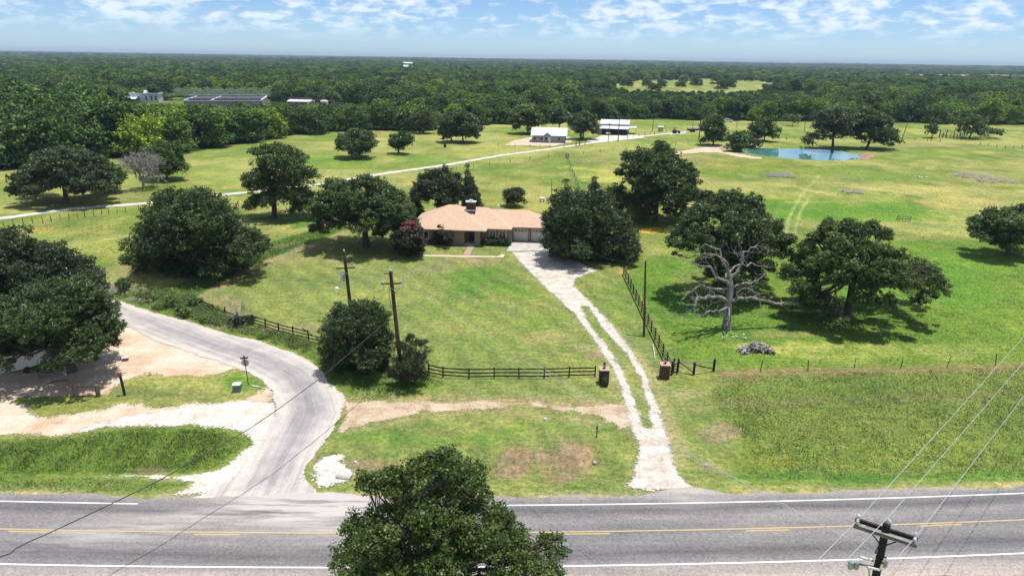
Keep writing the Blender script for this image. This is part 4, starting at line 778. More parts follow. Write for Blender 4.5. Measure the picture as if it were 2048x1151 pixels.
tree('shrub_tree', 'lower green bush overhanging the pond water', (1500, 301), [(1498, 275, 10), (1508, 283, 11), (1498, 290, 11)], 33, mat=M_shrub, zlow=.1, trunk=.12, low=-.8)
tree('oak_tree', 'round green tree behind the pond left side', (1528, 283), [(1515, 255, 12), (1532, 250, 13), (1547, 258, 11), (1525, 265, 14), (1545, 270, 9), (1512, 270, 9)], 34, mat=M_live, zlow=.5, trunk=.25)
tree('oak_tree', 'leaning spreading tree at the end of the stock pens', (1938, 276), [(1925, 245, 11), (1945, 240, 12), (1960, 250, 11), (1930, 258, 12), (1950, 262, 11), (1975, 263, 9), (1990, 262, 5)], 35, zlow=1.0, trunk=.3, flat=.7)
tree('small_tree', 'small palm like tree beside the stock pens', (1863, 276), [(1860, 253, 7), (1868, 256, 7), (1864, 261, 8)], 36, zlow=1.5, trunk=.15)
tree('small_tree', 'small dark tree under the wood edge behind the pond', (1585, 252), [(1580, 235, 8), (1590, 238, 8)], 37, zlow=1, trunk=.12)
tree('cedar_bush', 'broad dark cedar bush between the two utility poles at the road bend', (718, 738),
     [(680, 625, 20), (705, 622, 20), (735, 618, 22), (760, 632, 18), (668, 655, 26), (705, 655, 32), (745, 655, 30), (770, 675, 18), (662, 690, 22), (695, 695, 32), (735, 695, 32), (765, 705, 20), (665, 720, 18), (700, 728, 20), (740, 728, 18), (765, 728, 12)], 38, **{**CED, 'tr': .42, 'ls': .17, 'fork': .2, 'depth': .7})
tree('willowy_shrub', 'thin upright shrub at the foot of the front utility pole', (818, 772),
     [(820, 675, 9), (835, 685, 10), (805, 690, 10), (850, 695, 8), (820, 705, 16), (842, 715, 14), (800, 720, 14), (825, 735, 20), (805, 755, 16), (840, 750, 16), (860, 700, 5), (782, 745, 9)], 39, mat=M_shrub, zlow=.1, trunk=.08, fork=.1, low=-.8, dens=.6, per=.8, tr=.3, ls=.12, asp=.35, up=.3)
e_m = tree('crape_myrtle', 'pink flowering bush at the left corner of the brick house', (814, 512), [(800, 455, 12), (820, 452, 13), (835, 462, 10), (795, 475, 14), (818, 475, 18), (838, 482, 11), (800, 497, 14), (822, 498, 15), (786, 482, 8), (840, 500, 8)], 40, cat='bush', mat=M_myrtle, zlow=.2, trunk=.1, low=-.7, tr=.4)
r_ = np.random.default_rng(41); foliage('blossom', M_flower, e_m, r_, px_lobes(G3(814, 512), [(806, 450, 9), (822, 449, 8), (834, 458, 9), (839, 472, 8), (788, 476, 4), (812, 459, 5)], r_, depth=.4), .28, .17, dens=.7, per=.6, low=.1)
tree('garden_shrub', 'dark reddish shrub against the front wall of the brick house', (882, 490), [(872, 468, 9), (885, 460, 8), (895, 468, 9), (880, 478, 12), (897, 480, 10), (868, 482, 8), (884, 452, 3), (878, 453, 3)], 42, cat='bush', mat=M_myrtle, zlow=.1, trunk=.05, low=-.8, tr=.35, ls=.2)
for k, (bp, l_, lab, mt) in enumerate([((245, 582), [(240, 568, 9), (252, 568, 8), (246, 575, 9)], 'small dark bush left of the side road bend', M_oak),
    ((365, 632), [(358, 618, 9), (370, 622, 9), (365, 612, 7)], 'tangled vine shrub nearest the side road at the broken fence end', M_brush),
    ((392, 612), [(386, 598, 9), (395, 604, 9), (380, 606, 7)], 'leafy shrub at the corner of the broken board fence', M_brush),
    ((345, 612), [(340, 598, 10), (352, 603, 9), (334, 606, 8)], 'low green thicket on the verge left of the broken fence', M_brush),
    ((478, 650), [(468, 640, 9), (490, 642, 10), (500, 646, 7), (455, 636, 6)], 'low scrub under the bare bush by the board fence', M_shrub),
    ((290, 600), [(282, 592, 8), (300, 596, 9), (312, 603, 7)], 'weedy shrub row along the upper side road', M_brush)]):
    tree('verge_shrub', lab, bp, l_, 50+k, cat='bush', mat=mt, zlow=.05, trunk=.04, low=-.9, tr=.28, ls=.17)
for k, (cx, cy, w, lab) in enumerate([(222, 583, 16, 'grey dry weed patch left of the dark bush'), (268, 600, 14, 'grey dry weeds beside the upper side road'), (1940, 352, 28, 'large grey dry scrub patch in the right pasture, left part'), (1985, 362, 30, 'large grey dry scrub patch nearest the right edge'), (1705, 385, 18, 'grey dry weeds in the middle of the right pasture'), (1560, 352, 22, 'thin grey weed patch below the pond'), (440, 643, 16, 'dry brown scrub under the board fence')]):
    b = G3(cx, cy); r = np.random.default_rng(70+k); e = empty('dry_scrub', b, 0, lab, 'weeds'); fw_ = b.y*FW[1]+(b.z-CAMH)*FW[2]; ww = w*fw_/F
    tag(foliage('stems', M_dry, e, r, [(r.uniform(-ww, ww), r.uniform(-ww, ww)*.8, .2, ww*.28) for _ in range(22)], .35, max(.12, .0014*b.y), dens=.08, per=.16, flat=.3, low=-.1, asp=.3, zmin=.02, up=2.0)[0], kind='stuff')

def thicket(name, label, poly, n, hh, seed, mat, rad=(.35, .8)):
    r = np.random.default_rng(seed); bb = bnd(poly, 0); L = []; o = np.array([(bb[0]+bb[1])/2, (bb[2]+bb[3])/2])
    while len(L) < n:
        x, y = r.uniform(bb[0], bb[1]), r.uniform(bb[2], bb[3])
        if polyd(poly, np.array([x]), np.array([y]))[0] > 0 and fbm(np.array([x]), np.array([y]), .3, 2, seed)[0] > .42: s = r.uniform(*rad); L.append((x-o[0], y-o[1], s*r.uniform(.1, .5)*hh, s))
    e = empty(name, (o[0], o[1], h1(*o)), 0, label, 'undergrowth'); tag(foliage('stems', mat, e, r, L, .28, .12, dens=.6, per=.55, flat=.7, low=-.1, zmin=.03, asp=.4)[0], kind='stuff')
thicket('undergrowth', 'tangled green brush between the side road and the lawn corner', PX([(300, 580), (390, 600), (440, 630), (470, 640), (455, 655), (385, 640), (318, 618)]), 120, .9, 701, M_brush)
thicket('undergrowth', 'weedy growth under the right half of the broken board fence', PX([(480, 650), (560, 668), (640, 690), (630, 705), (540, 682), (480, 664)]), 60, .5, 702, M_brush, (.25, .5))
thicket('undergrowth', 'brown and green weeds on the verge left of the tangled brush', PX([(215, 588), (235, 570), (300, 580), (310, 612), (260, 600)]), 40, .7, 703, M_dry, (.25, .55))
# bare trees: recursive branching
def branch(mb, r, p, d, L, rad, depth, curl=.35, kids=3, n=5, minr=.015, up=.05, spread=.75):
    seg = 4; pts = [p.copy()]; q = p.copy(); dd = d.copy()
    for i in range(seg):
        dd = unit(dd+r.normal(size=3)*curl*.5+np.array([0, 0, up])); q = q+dd*L/seg; pts.append(q.copy())
    mb.tube(pts, [max(minr*.6, rad*(1-.6*i/seg)) for i in range(seg+1)], n if rad > .05 else 3, caps=False)
    if depth <= 0: return
    for k in range(kids):
        i = r.integers(2, seg+1); nd_ = unit(dd+r.normal(size=3)*spread); branch(mb, r, pts[i], nd_, L*r.uniform(.5, .75), max(minr, rad*.45), depth-1, curl, kids, n, minr, up, spread)
def bare(name, label, bpx, hpx, seed, mat, trunk, depth=4, kids=3, nl=7, cat='tree', minr=.03, spread=.8, tilt=.9):
    b = G3(*bpx); fw_ = b.y*FW[1]+(b.z-CAMH)*FW[2]; H = hpx*fw_/F; r = np.random.default_rng(seed); e = empty(name, b, 0, label, cat); mb = MB(); th = H*.25
    mb.tube([(0, 0, -.1), (0, 0, th*.5), (0.05, 0, th)], [trunk, trunk*.85, trunk*.75], 7, caps=False)
    for k in range(nl):
        a = 2*math.pi*k/nl+r.normal()*.3; branch(mb, r, np.array([0, 0, th*r.uniform(.7, 1)]), unit(np.array([math.cos(a)*tilt, math.sin(a)*tilt, r.uniform(.5, 1.4)])), H*r.uniform(.38, .5), trunk*.55, depth-1, .3, kids, 5, minr, .05, spread)
    mb.build('branches', mat, e, smooth=True, fixn=False); return e
bare('dead_tree', 'pale grey dead tree between two dark trees in the far left field', (288, 378), 72, 80, M_palewood, .32, 5, 4, 9, minr=.05)
bare('bare_bush', 'leafless grey bush growing through the broken board fence', (482, 650), 62, 81, M_palewood, .07, 4, 3, 9, cat='bush', minr=.013, tilt=.5)
# the bare dead oak: its main limbs follow the photograph
b = G3(1453, 658); e = empty('dead_oak', b, 0, 'bare silver grey dead oak with twisted limbs beside the driveway fence', 'tree'); mb = MB(); r = np.random.default_rng(90)
def dp(px, py, dy):
    d = ray(px, py); t = (b.y+dy)/d[1]; return np.array([d[0]*t-b.x, dy, CAMH+d[2]*t-b.z])
trk = [np.array([0, 0, -.2]), dp(1454, 640, 0), dp(1456, 610, 0), dp(1462, 575, .3), dp(1458, 545, .6)]
mb.tube(trk, [.62, .48, .42, .36, .26], 9, caps=False)
for pts, r0 in [([(1456, 605, 0), (1440, 597, -1), (1415, 592, -2), (1398, 597, -2.5), (1385, 615, -3), (1360, 630, -3.5)], .26), ([(1458, 603, 0), (1490, 595, .3), (1520, 600, .6), (1555, 606, .9), (1585, 604, 1.2), (1602, 612, 1.2)], .26),
    ([(1458, 570, .2), (1440, 555, 0), (1420, 535, -.4), (1395, 528, -.8), (1378, 520, -1)], .2), ([(1460, 580, .3), (1432, 578, -.5), (1405, 570, -1), (1385, 578, -1.5), (1362, 600, -2)], .17),
    ([(1460, 560, .3), (1478, 535, .8), (1485, 510, 1), (1500, 497, 1.2), (1515, 492, 1.4)], .19), ([(1462, 575, .3), (1490, 565, 1.2), (1515, 560, 1.8), (1535, 545, 2)], .16),
    ([(1458, 545, .6), (1448, 520, .4), (1430, 510, .2), (1410, 505, 0)], .17), ([(1458, 545, .6), (1470, 530, 1.5), (1500, 528, 2.4), (1540, 535, 3)], .15),
    ([(1456, 610, 0), (1440, 620, -1.5), (1420, 622, -2.5), (1400, 632, -3)], .16), ([(1456, 612, 0), (1462, 630, -2), (1455, 650, -3)], .1), ([(1446, 600, -.6), (1425, 607, -1.6), (1395, 632, -2.2)], .12), ([(1470, 598, .1), (1478, 580, -1), (1500, 578, -2), (1520, 590, -3)], .13), ([(1458, 555, .5), (1440, 500, 1.6), (1410, 490, 2.2), (1385, 505, 2.6)], .12), ([(1485, 510, 1), (1478, 490, 1.2)], .09)]:
    P3 = [dp(*p) for p in pts]; m = len(P3); Q = []
    for i in range(m-1):
        for t in (0, .34, .67): Q.append(P3[i]*(1-t)+P3[i+1]*t+r.normal(size=3)*.12*(i+t > 0))
    Q.append(P3[-1]); mb.tube(Q, [r0*(1-.72*i/(len(Q)-1)) for i in range(len(Q))], 6, caps=False)
    for i in range(3, len(Q)):
        for _ in range(1):
            d = unit((Q[i]-Q[i-1])/np.linalg.norm(Q[i]-Q[i-1])*.7+r.normal(size=3)*.8); branch(mb, r, Q[i], d, r.uniform(.7, 1.7), r0*.26, 1, .45, 2, 5, .024, .02, .8)
mb.build('trunk_and_limbs', M_deadwood, e, smooth=True, fixn=False)

# ------------------------------------------------------------ forest: 300 nearest trees are things, the rest one mass
protos = []
for k in range(6):
    r = np.random.default_rng(200+k); hh = (11.5, 10, 13, 10.5, 8, 11)[k]; rw = (6.2, 6.8, 5.6, 6.6, 5.4, 4.2)[k]
    lobes = [(0, 0, hh*.7, rw*.55)]
    for i in range(11):
        a = i*2.4+r.normal()*.3; q = rw*.62*math.sqrt(r.uniform(.25, 1)); lobes.append((math.cos(a)*q, math.sin(a)*q, hh*r.uniform(.38, .78)-q*.12, rw*r.uniform(.3, .46)))
    lobes += [(math.cos(a)*rw*.6, math.sin(a)*rw*.6, hh*.2, rw*.38) for a in (0.4, 1.6, 2.9, 4.2, 5.3)]
    e = bpy.data.objects.new('forest_tree', None); COL.objects.link(e)
    mb = MB(); mb.tube([(0, 0, -.5), (.1, 0, hh*.3), (0, .1, hh*.6)], [.28, .22, .12], 6, caps=False)
    for l in lobes[:7]: limb(mb, r, (0, 0, hh*.3), l[:3], .12, .04, 4)
    mb.build('trunk', M_bark, e, fixn=False)
    cr_, _ = foliage('crown', M_forest, e, r, lobes, .75, .50 if k < 5 else .45, dens=.95, per=.8, low=-.55, core=.15, zmin=.3)
    protos.append((e, cr_))
def open_ground(x, y):
    m = (y < forest_edge(x)+2)
    for pl in (CLR1, FAC, FAC2): m |= polyd(pl, x, y) > 0
    d = np.hypot(x, y); m |= (fbm(x, y*.8, 1/800., 3, 51) > .60) & (d > 1300)
    m |= far_fields(x, y) > 0
    return m
def scatter(d0, d1, sp, seed):
    r = np.random.default_rng(seed); amax = R(41); n = int(amax*(d1*d1-d0*d0)/(sp*sp)*1.0)
    xs_ = int(2*d1*math.sin(amax)/sp)+1; gx, gy = np.meshgrid(np.arange(-xs_//2, xs_//2+1)*sp, np.arange(0, d1, sp*.87)); gx = gx+(np.arange(gx.shape[0]) % 2)[:, None]*sp/2
    x = (gx+r.uniform(-.36, .36, gx.shape)*sp).ravel(); y = (gy+r.uniform(-.36, .36, gy.shape)*sp).ravel(); d = np.hypot(x, y)
    k = (d >= d0) & (d < d1) & (np.abs(np.arctan2(x, y)) < amax) & (y > 60); x = x[k]; y = y[k]; k = ~open_ground(x, y); return x[k], y[k]
r = np.random.default_rng(300)
x1, y1 = scatter(100, 1150, 9.8, 301)
px_, py_ = P(x1, y1, x1*0+4); vis = (px_ > -10) & (px_ < 2058); dd_ = np.hypot(x1, y1); order = np.argsort(np.where(vis, dd_, 1e9)); near = order[:296]; isn = np.zeros(len(x1), bool); isn[near] = True
hts = (11.5, 10, 13, 10.5, 8, 11)
def cap_h(x, y):
    """the works stay in view: shorter growth on the ground in front of them"""
    px, py = P(x, y, 6.0)
    if 1150 < px < 1650 and 330 < y < 700: return max(4.5, CAMH+ray(float(px), 197+6*math.sin(px*.05))[2]*(y/ray(float(px), 197)[1]))
    if 225 < px < 730 and y < 440:
        lim = 206 if px < 330 else (208.5 if px < 540 else 206); d = ray(float(px), lim-px*0.0); return max(3.0, CAMH+d[2]*(y/d[1])-h1(x, y))
    return 99
kindw = ('broad dark', 'rounded mid green', 'tall dark', 'bushy', 'low bright', 'slim')
for q, i in enumerate(near):
    k = int(r.integers(0, 6)); pe, pc = protos[k]; x, y = x1[i], y1[i]
    front = y < forest_edge(x)+11
    if x < -60: reg = 'left wood beyond the field'
    elif x < 60: reg = 'wood behind the white roofed house'
    else: reg = 'wood behind the pond pasture'
    o = pe if not pe.get('label') else copy_tree(pe)
    s = r.uniform(.72, 1.22)*(1.0+.42*float(sst(-50, -110, x))*float(sst(340, 260, y))); s = min(s, cap_h(x, y)/hts[k]); o.location = (x, y, h1(x, y)-.2); o.rotation_euler = (0, 0, r.uniform(0, 6.28)); o.scale = (s*r.uniform(.9, 1.1), s*r.uniform(.9, 1.1), s)
    lab = '%s tree in the %s row of the %s' % (kindw[k], 'front' if front else 'second', reg); tag(o, lab, 'tree', '%s trees, %s row, %s' % (kindw[k], 'front' if front else 'inner', reg))
# the mass of the farther wood: points carrying the same crowns
x2, y2 = scatter(1150, 3400, 14.5, 302); x3, y3 = scatter(3400, 9500, 34, 303)
xa = np.concatenate([x1[~isn], x2, x3]); ya = np.concatenate([y1[~isn], y2, y3]); za = hgt(xa, ya)-.3
s1_ = r.uniform(.72, 1.25, (~isn).sum()); s1_ = np.array([min(q, cap_h(a_, b_)/11.) for q, a_, b_ in zip(s1_, x1[~isn], y1[~isn])])
sa = np.concatenate([s1_, r.uniform(1.0, 1.7, len(x2)), r.uniform(2.3, 3.8, len(x3))]); sz = np.concatenate([sa[:(~isn).sum()], r.uniform(.7, 1.3, len(x2)), r.uniform(.9, 1.7, len(x3))])
# scattered trees in the green clearing
rc = np.random.default_rng(305); cx_ = rc.uniform(100, 470, 60); cy_ = rc.uniform(640, 1260, 60); kk = (polyd(CLR1, cx_, cy_) > 0)
xa = np.concatenate([xa, cx_[kk]]); ya = np.concatenate([ya, cy_[kk]]); za = np.concatenate([za, hgt(cx_[kk], cy_[kk])]); sa = np.concatenate([sa, rc.uniform(.9, 1.4, kk.sum())]); sz = np.concatenate([sz, rc.uniform(.8, 1.1, kk.sum())])
me = bpy.data.meshes.new('distant_wood'); me.vertices.add(len(xa)); me.vertices.foreach_set('co', np.stack([xa, ya, za], 1).astype(np.float32).ravel())
me.attributes.new('sc', 'FLOAT_VECTOR', 'POINT').data.foreach_set('vector', np.stack([sa, sa, sz], 1).astype(np.float32).ravel())
me.attributes.new('rot', 'FLOAT_VECTOR', 'POINT').data.foreach_set('vector', np.stack([xa*0, xa*0, r.uniform(0, 6.28, len(xa))], 1).astype(np.float32).ravel())
me.attributes.new('pick', 'INT', 'POINT').data.foreach_set('value', r.integers(0, 6, len(xa)).astype(np.int32)); me.update()
wood = bpy.data.objects.new('distant_wood', me); COL.objects.link(wood); tag(wood, 'dense dark green woodland filling the country to the horizon', 'woodland', None, 'stuff')
gn = bpy.data.node_groups.new('wood', 'GeometryNodeTree'); gn.interface.new_socket('Geometry', in_out='INPUT', socket_type='NodeSocketGeometry'); gn.interface.new_socket('Geometry', in_out='OUTPUT', socket_type='NodeSocketGeometry')
gi = gn.nodes.new('NodeGroupInput'); go = gn.nodes.new('NodeGroupOutput'); ip = gn.nodes.new('GeometryNodeInstanceOnPoints'); gn.links.new(gi.outputs[0], ip.inputs['Points'])
jn = gn.nodes.new('GeometryNodeJoinGeometry'); ip.inputs['Pick Instance'].default_value = True
for pe, pc in reversed(protos):
    oi = gn.nodes.new('GeometryNodeObjectInfo'); oi.inputs['Object'].default_value = pc; oi.inputs['As Instance'].default_value = True; gn.links.new(oi.outputs['Geometry'], jn.inputs[0])
gn.links.new(jn.outputs[0], ip.inputs['Instance'])
for an, ty, inp in (('sc', 'FLOAT_VECTOR', 'Scale'), ('rot', 'FLOAT_VECTOR', 'Rotation'), ('pick', 'INT', 'Instance Index')):
    na = gn.nodes.new('GeometryNodeInputNamedAttribute'); na.data_type = ty; na.inputs['Name'].default_value = an; so = [s for s in na.outputs if s.enabled and s.name == 'Attribute'][0]
    if an == 'rot':
        er = gn.nodes.new('FunctionNodeEulerToRotation'); gn.links.new(so, er.inputs[0]); so = er.outputs[0]
    gn.links.new(so, ip.inputs[inp])
gn.links.new(ip.outputs[0], go.inputs[0]); md = wood.modifiers.new('wood', 'NODES'); md.node_group = gn
print('wood points', len(xa))
#OBJECTS_BELOW
# ------------------------------------------------------------ brick house
A_ = Gz(972, 464, 2.6); HR = R(-4.5); HZ = h1(A_[0], A_[1]+5)
house = empty('brick_house', (A_[0], A_[1], HZ), HR, 'single storey tan brick house with salmon shingled hip roof', 'house')
def hip(mb, u0, u1, v0, v1, e, th=.16, pitch=.5):
    hd = (v1-v0)/2; k = min(hd, (u1-u0)/2); a = u0+hd; b_ = u1-hd
    if a > b_: a = b_ = (u0+u1)/2
    z = e+hd*pitch; v = (v0+v1)/2; n = len(mb.v)
    mb.v += [(u0, v0, e), (u1, v0, e), (u1, v1, e), (u0, v1, e), (a, v, z), (b_, v, z), (u0, v0, e-th), (u1, v0, e-th), (u1, v1, e-th), (u0, v1, e-th)]
    mb.f += [[n+i for i in f] for f in ([0, 1, 5, 4], [1, 2, 5], [2, 3, 4, 5], [3, 0, 4], [6, 9, 8, 7], [0, 6, 7, 1], [1, 7, 8, 2], [2, 8, 9, 3], [3, 9, 6, 0])]
rb = MB(); hip(rb, -13.2, 0, 0, 12, 2.75); hip(rb, -10, 4.1, 1.7, 11.94, 2.745); hip(rb, -7, 10.3, 3.5, 11.88, 2.74)
roof = rb.build('roof', M_roof, house)
M_fascia = noise_mat('fascia', (.42, .36, .3), (.52, .46, .4), 3, .7)
fb = MB()
for (a, b_) in (((-13.2, 0), (0, 0)), ((0, 0), (0, 1.68)), ((0, 1.7), (4.1, 1.7)), ((4.1, 1.7), (4.1, 3.48)), ((4.1, 3.5), (10.3, 3.5)), ((10.3, 3.5), (10.3, 11.88)), ((-13.2, 12), (-13.2, 0))):
    dx, dy = b_[0]-a[0], b_[1]-a[1]; L = math.hypot(dx, dy); nx, ny = dy/L*.02, -dx/L*.02
    fb.bar((a[0]+nx, a[1]+ny, 2.66), (b_[0]+nx, b_[1]+ny, 2.66), .17, .03)
fb.build('fascia', M_fascia, roof)
cb = MB().box(-4.1, -2.5, 5.3, 6.2, 4.4, 6.35); ch = cb.build('chimney', M_redbrick, roof); MB().box(-4.2, -2.4, 5.2, 6.3, 6.352, 6.5).box(-3.6, -3.0, 5.5, 6.0, 6.5, 6.75).build('chimney_cap', M_whitep, roof)
MB().box(-4.2, -2.4, 5.0, 5.29, 4.9, 5.12).build('flashing', M_metal, roof)
for u, v in ((-5.4, 6.9), (1.2, 8.0)): MB().lathe([(.12, 4.9), (.12, 5.75), (.2, 5.78), (.2, 5.95), (.05, 6.05)], (u, v, -.2 if u < 0 else -.5)).build('roof_vent', M_whitep, roof)
# walls with a recessed porch
wb = MB()
wb.box(-12.5, -3.75, .75, 11.3, 0, 2.6).box(-2.0, -1.1, .75, 4, 0, 2.6).box(-3.75, -1.99, 3.0, 11.3, 0, 2.6).box(-1.985, 3.4, 2.45, 11.2, 0, 2.6)
wb.box(3.41, 3.95, 2.44, 11.1, 0, 2.6).box(3.96, 9.7, 4.4, 11.05, 2.2, 2.6).box(3.96, 4.15, 4.2, 11.0, 0, 2.19).box(6.8, 7.15, 4.2, 5, 0, 2.19).box(9.75, 10.0, 4.2, 11.0, 0, 2.6).box(4.16, 9.74, 4.75, 11.02, 0, 2.19)
wb.build('wall', M_brick, house)
MB().box(-3.7, -1.95, .6, 3.0, 0.0, .14).build('porch_floor', M_conc, house)
d_ = MB().box(-3.3, -2.35, 2.93, 2.99, .15, 2.2).build('front_door', noise_mat('dark_door', (.03, .015, .012), (.05, .03, .025), 3, .5), house); MB().box(-2.5, -2.44, 2.87, 2.93, 1.1, 1.2).build('handle', M_metal, d_)
for u0, u1 in ((.3, 1.3), (2.0, 3.0)):
    w_ = MB().box(u0, u1, 2.40, 2.445, .85, 2.2).build('window', M_glass, house); MB().box(u0-.08, u1+.08, 2.37, 2.399, .77, .85).box(u0-.08, u0, 2.37, 2.399, .85, 2.2).box(u1, u1+.08, 2.37, 2.399, .85, 2.2).box(u0-.08, u1+.08, 2.37, 2.399, 2.2, 2.28).box((u0+u1)/2-.03, (u0+u1)/2+.03, 2.37, 2.399, .85, 2.2).build('frame', M_whitep, w_)
for u0, u1 in ((-11.5, -9.9), (-7.6, -6.0)):
    w_ = MB().box(u0, u1, .70, .745, .85, 2.2).build('window', M_glass, house); MB().box(u0-.08, u1+.08, .67, .699, .77, .85).box(u0-.08, u0, .67, .699, .85, 2.2).box(u1, u1+.08, .67, .699, .85, 2.2).box(u0-.08, u1+.08, .67, .699, 2.2, 2.28).box((u0+u1)/2-.03, (u0+u1)/2+.03, .67, .699, .85, 2.2).build('frame', M_whitep, w_)
M_gdoor = noise_mat('garage_door_paint', (.60, .58, .55), (.72, .70, .67), 2, .6)
for u0 in (4.2, 7.2):
    g = MB()
    for k in range(4): g.box(u0, u0+2.56, 4.6, 4.66, .02+k*.54, .02+k*.54+.525)
    gd = g.build('garage_door', M_gdoor, house, bevel=.012)
    for j in range(4): MB().box(u0+.2+j*.58, u0+.2+j*.58+.44, 4.585, 4.602, 1.74, 2.0).build('pane', M_glass, gd)
    MB().box(u0+1.2, u0+1.38, 4.57, 4.60, .75, .80).build('handle', M_dark, gd)
MB().tube([(3.2, 2.36, .2), (3.2, 2.36, 2.55)], .05, 6).build('downpipe', M_whitep, house)
# hedge between porch and garage
hb = empty('hedge', G3(995, 490), HR, 'clipped green box hedge under the front windows of the brick house', 'hedge'); r = np.random.default_rng(400)
foliage('foliage', M_live, hb, r, [(x, y, .45, .48) for x in np.arange(-2.0, 2.2, .42) for y in (-.25, .25)], .22, .13, dens=1.2, low=-.6, flat=1.2, zmin=.02)

# ------------------------------------------------------------ white roofed house and barn
def corrug(name, c):
    m, t, b, o = material(name); g = nd(t, 'ShaderNodeTexCoord'); w = nd(t, 'ShaderNodeTexWave', ins={'Scale': 1.1, 'Distortion': 0}); lk(t, g, 'Object', w, 'Vector')
    bp = nd(t, 'ShaderNodeBump', ins={'Strength': .3, 'Distance': .03}); lk(t, w, 'Fac', bp, 'Height'); lk(t, bp, 0, b, 'Normal'); n = nd(t, 'ShaderNodeTexNoise', ins={'Scale': .4, 'Detail': 6}); lk(t, g, 'Object', n, 'Vector')
    r = ramp(t, [(.3, tuple(v*.88 for v in c)), (.7, c)]); lk(t, n, 0, r, 0); lk(t, r, 0, b, 'Base Color'); b.inputs['Roughness'].default_value = .45; return m
M_wroof = corrug('white_ribbed_roof', (.70, .73, .79)); M_wall2 = corrug('grey_ribbed_wall', (.24, .245, .26))
wh = empty('white_roofed_house', (6.3, 261.0, h1(13, 264)), R(-5), 'grey house with bright white gabled metal roof beside the farm track', 'house')
MB().prism([(.4, 0), (10.4, 0), (10.4, 2.6), (5.4, 4.75), (.4, 2.6)], 'x', .4, 13.0).build('wall', M_wall2, wh)
rf = MB().prism([(-.1, 2.55), (5.4, 4.95), (10.9, 2.55), (10.9, 2.7), (5.4, 5.12), (-.1, 2.7)], 'x', -.1, 13.5).build('roof', M_wroof, wh)
MB().prism([(4.6, 2.3), (7.6, 2.3), (7.6, 2.6), (6.1, 3.7), (4.6, 2.6)], 'y', -.5, 2.2).build('porch_gable', M_wall2, wh)
MB().prism([(4.3, 2.45), (6.1, 3.75), (7.9, 2.45), (7.9, 2.58), (6.1, 3.9), (4.3, 2.58)], 'y', -.7, 2.6).build('porch_roof', M_wroof, rf)
for u in (4.8, 7.3): MB().box(u, u+.15, -.4, -.25, 0, 2.3).build('porch_post', M_whitep, wh)
dd = MB().box(6.4, 7.2, .32, .38, .1, 2.1).build('front_door', M_whitep, wh)
for u in (1.0, 3.6, 5.3, 10.2):
    w_ = MB().box(u, u+.75, .32, .385, .8, 2.1).build('window', M_glass, wh); MB().box(u-.08, u+.83, .34, .39, .7, .79).box(u-.08, u+.83, .34, .39, 2.11, 2.2).build('frame', M_whitep, w_)
for v in (2.5, 7): MB().box(13.01, 13.06, v, v+.8, .8, 2.0).build('window', M_glass, wh)
bn = empty('open_barn', (35.6, 291.3, h1(42, 296)), R(-11), 'white roofed metal barn with open lean to front behind the track', 'barn')
MB().prism([(4.6, 0), (13.6, 0), (13.6, 4.0), (9.1, 5.4), (4.6, 4.0)], 'x', 0, 11.8).build('wall', M_wall2, bn)
MB().prism([(4.4, 4.0), (9.1, 5.45), (13.9, 4.0), (13.9, 4.1), (9.1, 5.6), (4.4, 4.1)], 'x', -.2, 12.0).build('roof', M_wroof, bn)
MB().prism([(-.1, 2.5), (4.59, 3.3), (4.59, 3.42), (-.1, 2.62)], 'x', -.3, 11.9).build('lean_to_roof', M_wroof, bn)
MB().prism([(6, 2.6), (12.5, 2.6), (12.5, 2.72), (6, 2.72)], 'x', 11.81, 15.0).build('side_awning', M_wroof, bn)
for u in (.1, 4, 8, 11.6): MB().box(u, u+.15, .1, .25, 0, 2.5).build('post', M_dark, bn)
for v in (6.2, 12.2): MB().box(14.7, 14.85, v, v+.15, 0, 2.6).build('post', M_metal, bn)
MB().box(.6, 11.2, 4.52, 4.59, .02, 2.9).build('bay_shade_panel', M_dark, bn)  # dark panel over the barn wall, stands in for shade inside the bay
def vehicle(name, label, cat, pos, rz, L=4.6, pick=False, mat=M_whitep, group=None):
    e = empty(name, (pos[0], pos[1], h1(*pos[:2])+.02), rz, label, cat, group); h = L/2
    prof = [(-h, .4), (h, .4), (h, .85), (h-.25, .98), (h-1.2, 1.05), (-h+.05, 1.02), (-h, .8)]
    MB().prism(prof, 'y', -.88, .88).build('body', mat, e, bevel=.05)
    c0, c1 = ((-.4, 1.2) if pick else (-h+.4, 1.15))
    MB().prism([(c0, 1.03), (c1+.35, 1.03), (c1-.25, 1.6), (c0+.3, 1.62)], 'y', -.78, .78).build('cabin', M_glass, e, bevel=.04)
    MB().box(c0+.3, c1-.25, -.74, .74, 1.615, 1.68).build('cabin_roof', mat, e, bevel=.02)
    if pick: MB().box(-h+.1, c0-.05, -.75, .75, 1.06, 1.07).build('bed', M_dark, e)
    for x in (-h+.9, h-.9):
        for y in (-.86, .86):
            w = MB().tube([(x, y-.1, .36), (x, y+.1, .36)], .36, 12).build('wheel', M_dark, e); MB().tube([(x, y-.11, .36), (x, y+.11, .36)], .2, 10).build('rim', M_metal, w)
    for y in (-.6, .6): MB().box(h-.02, h+.02, y-.15, y+.15, .68, .82).build('headlight', M_glass, e)
    return e
p = G(1215, 270); vehicle('pickup_truck', 'white pickup truck parked under the open barn front', 'truck', (p[0]+.4, p[1]+1.8), R(-95), 5, True)
p = G(1441, 244); vehicle('parked_car', 'left of the two white cars far off at the wood edge', 'car', p, R(10), group='white cars at the wood edge')
p = G(1456, 244); vehicle('parked_car', 'right of the two white cars far off at the wood edge', 'car', p, R(-15), group='white cars at the wood edge')
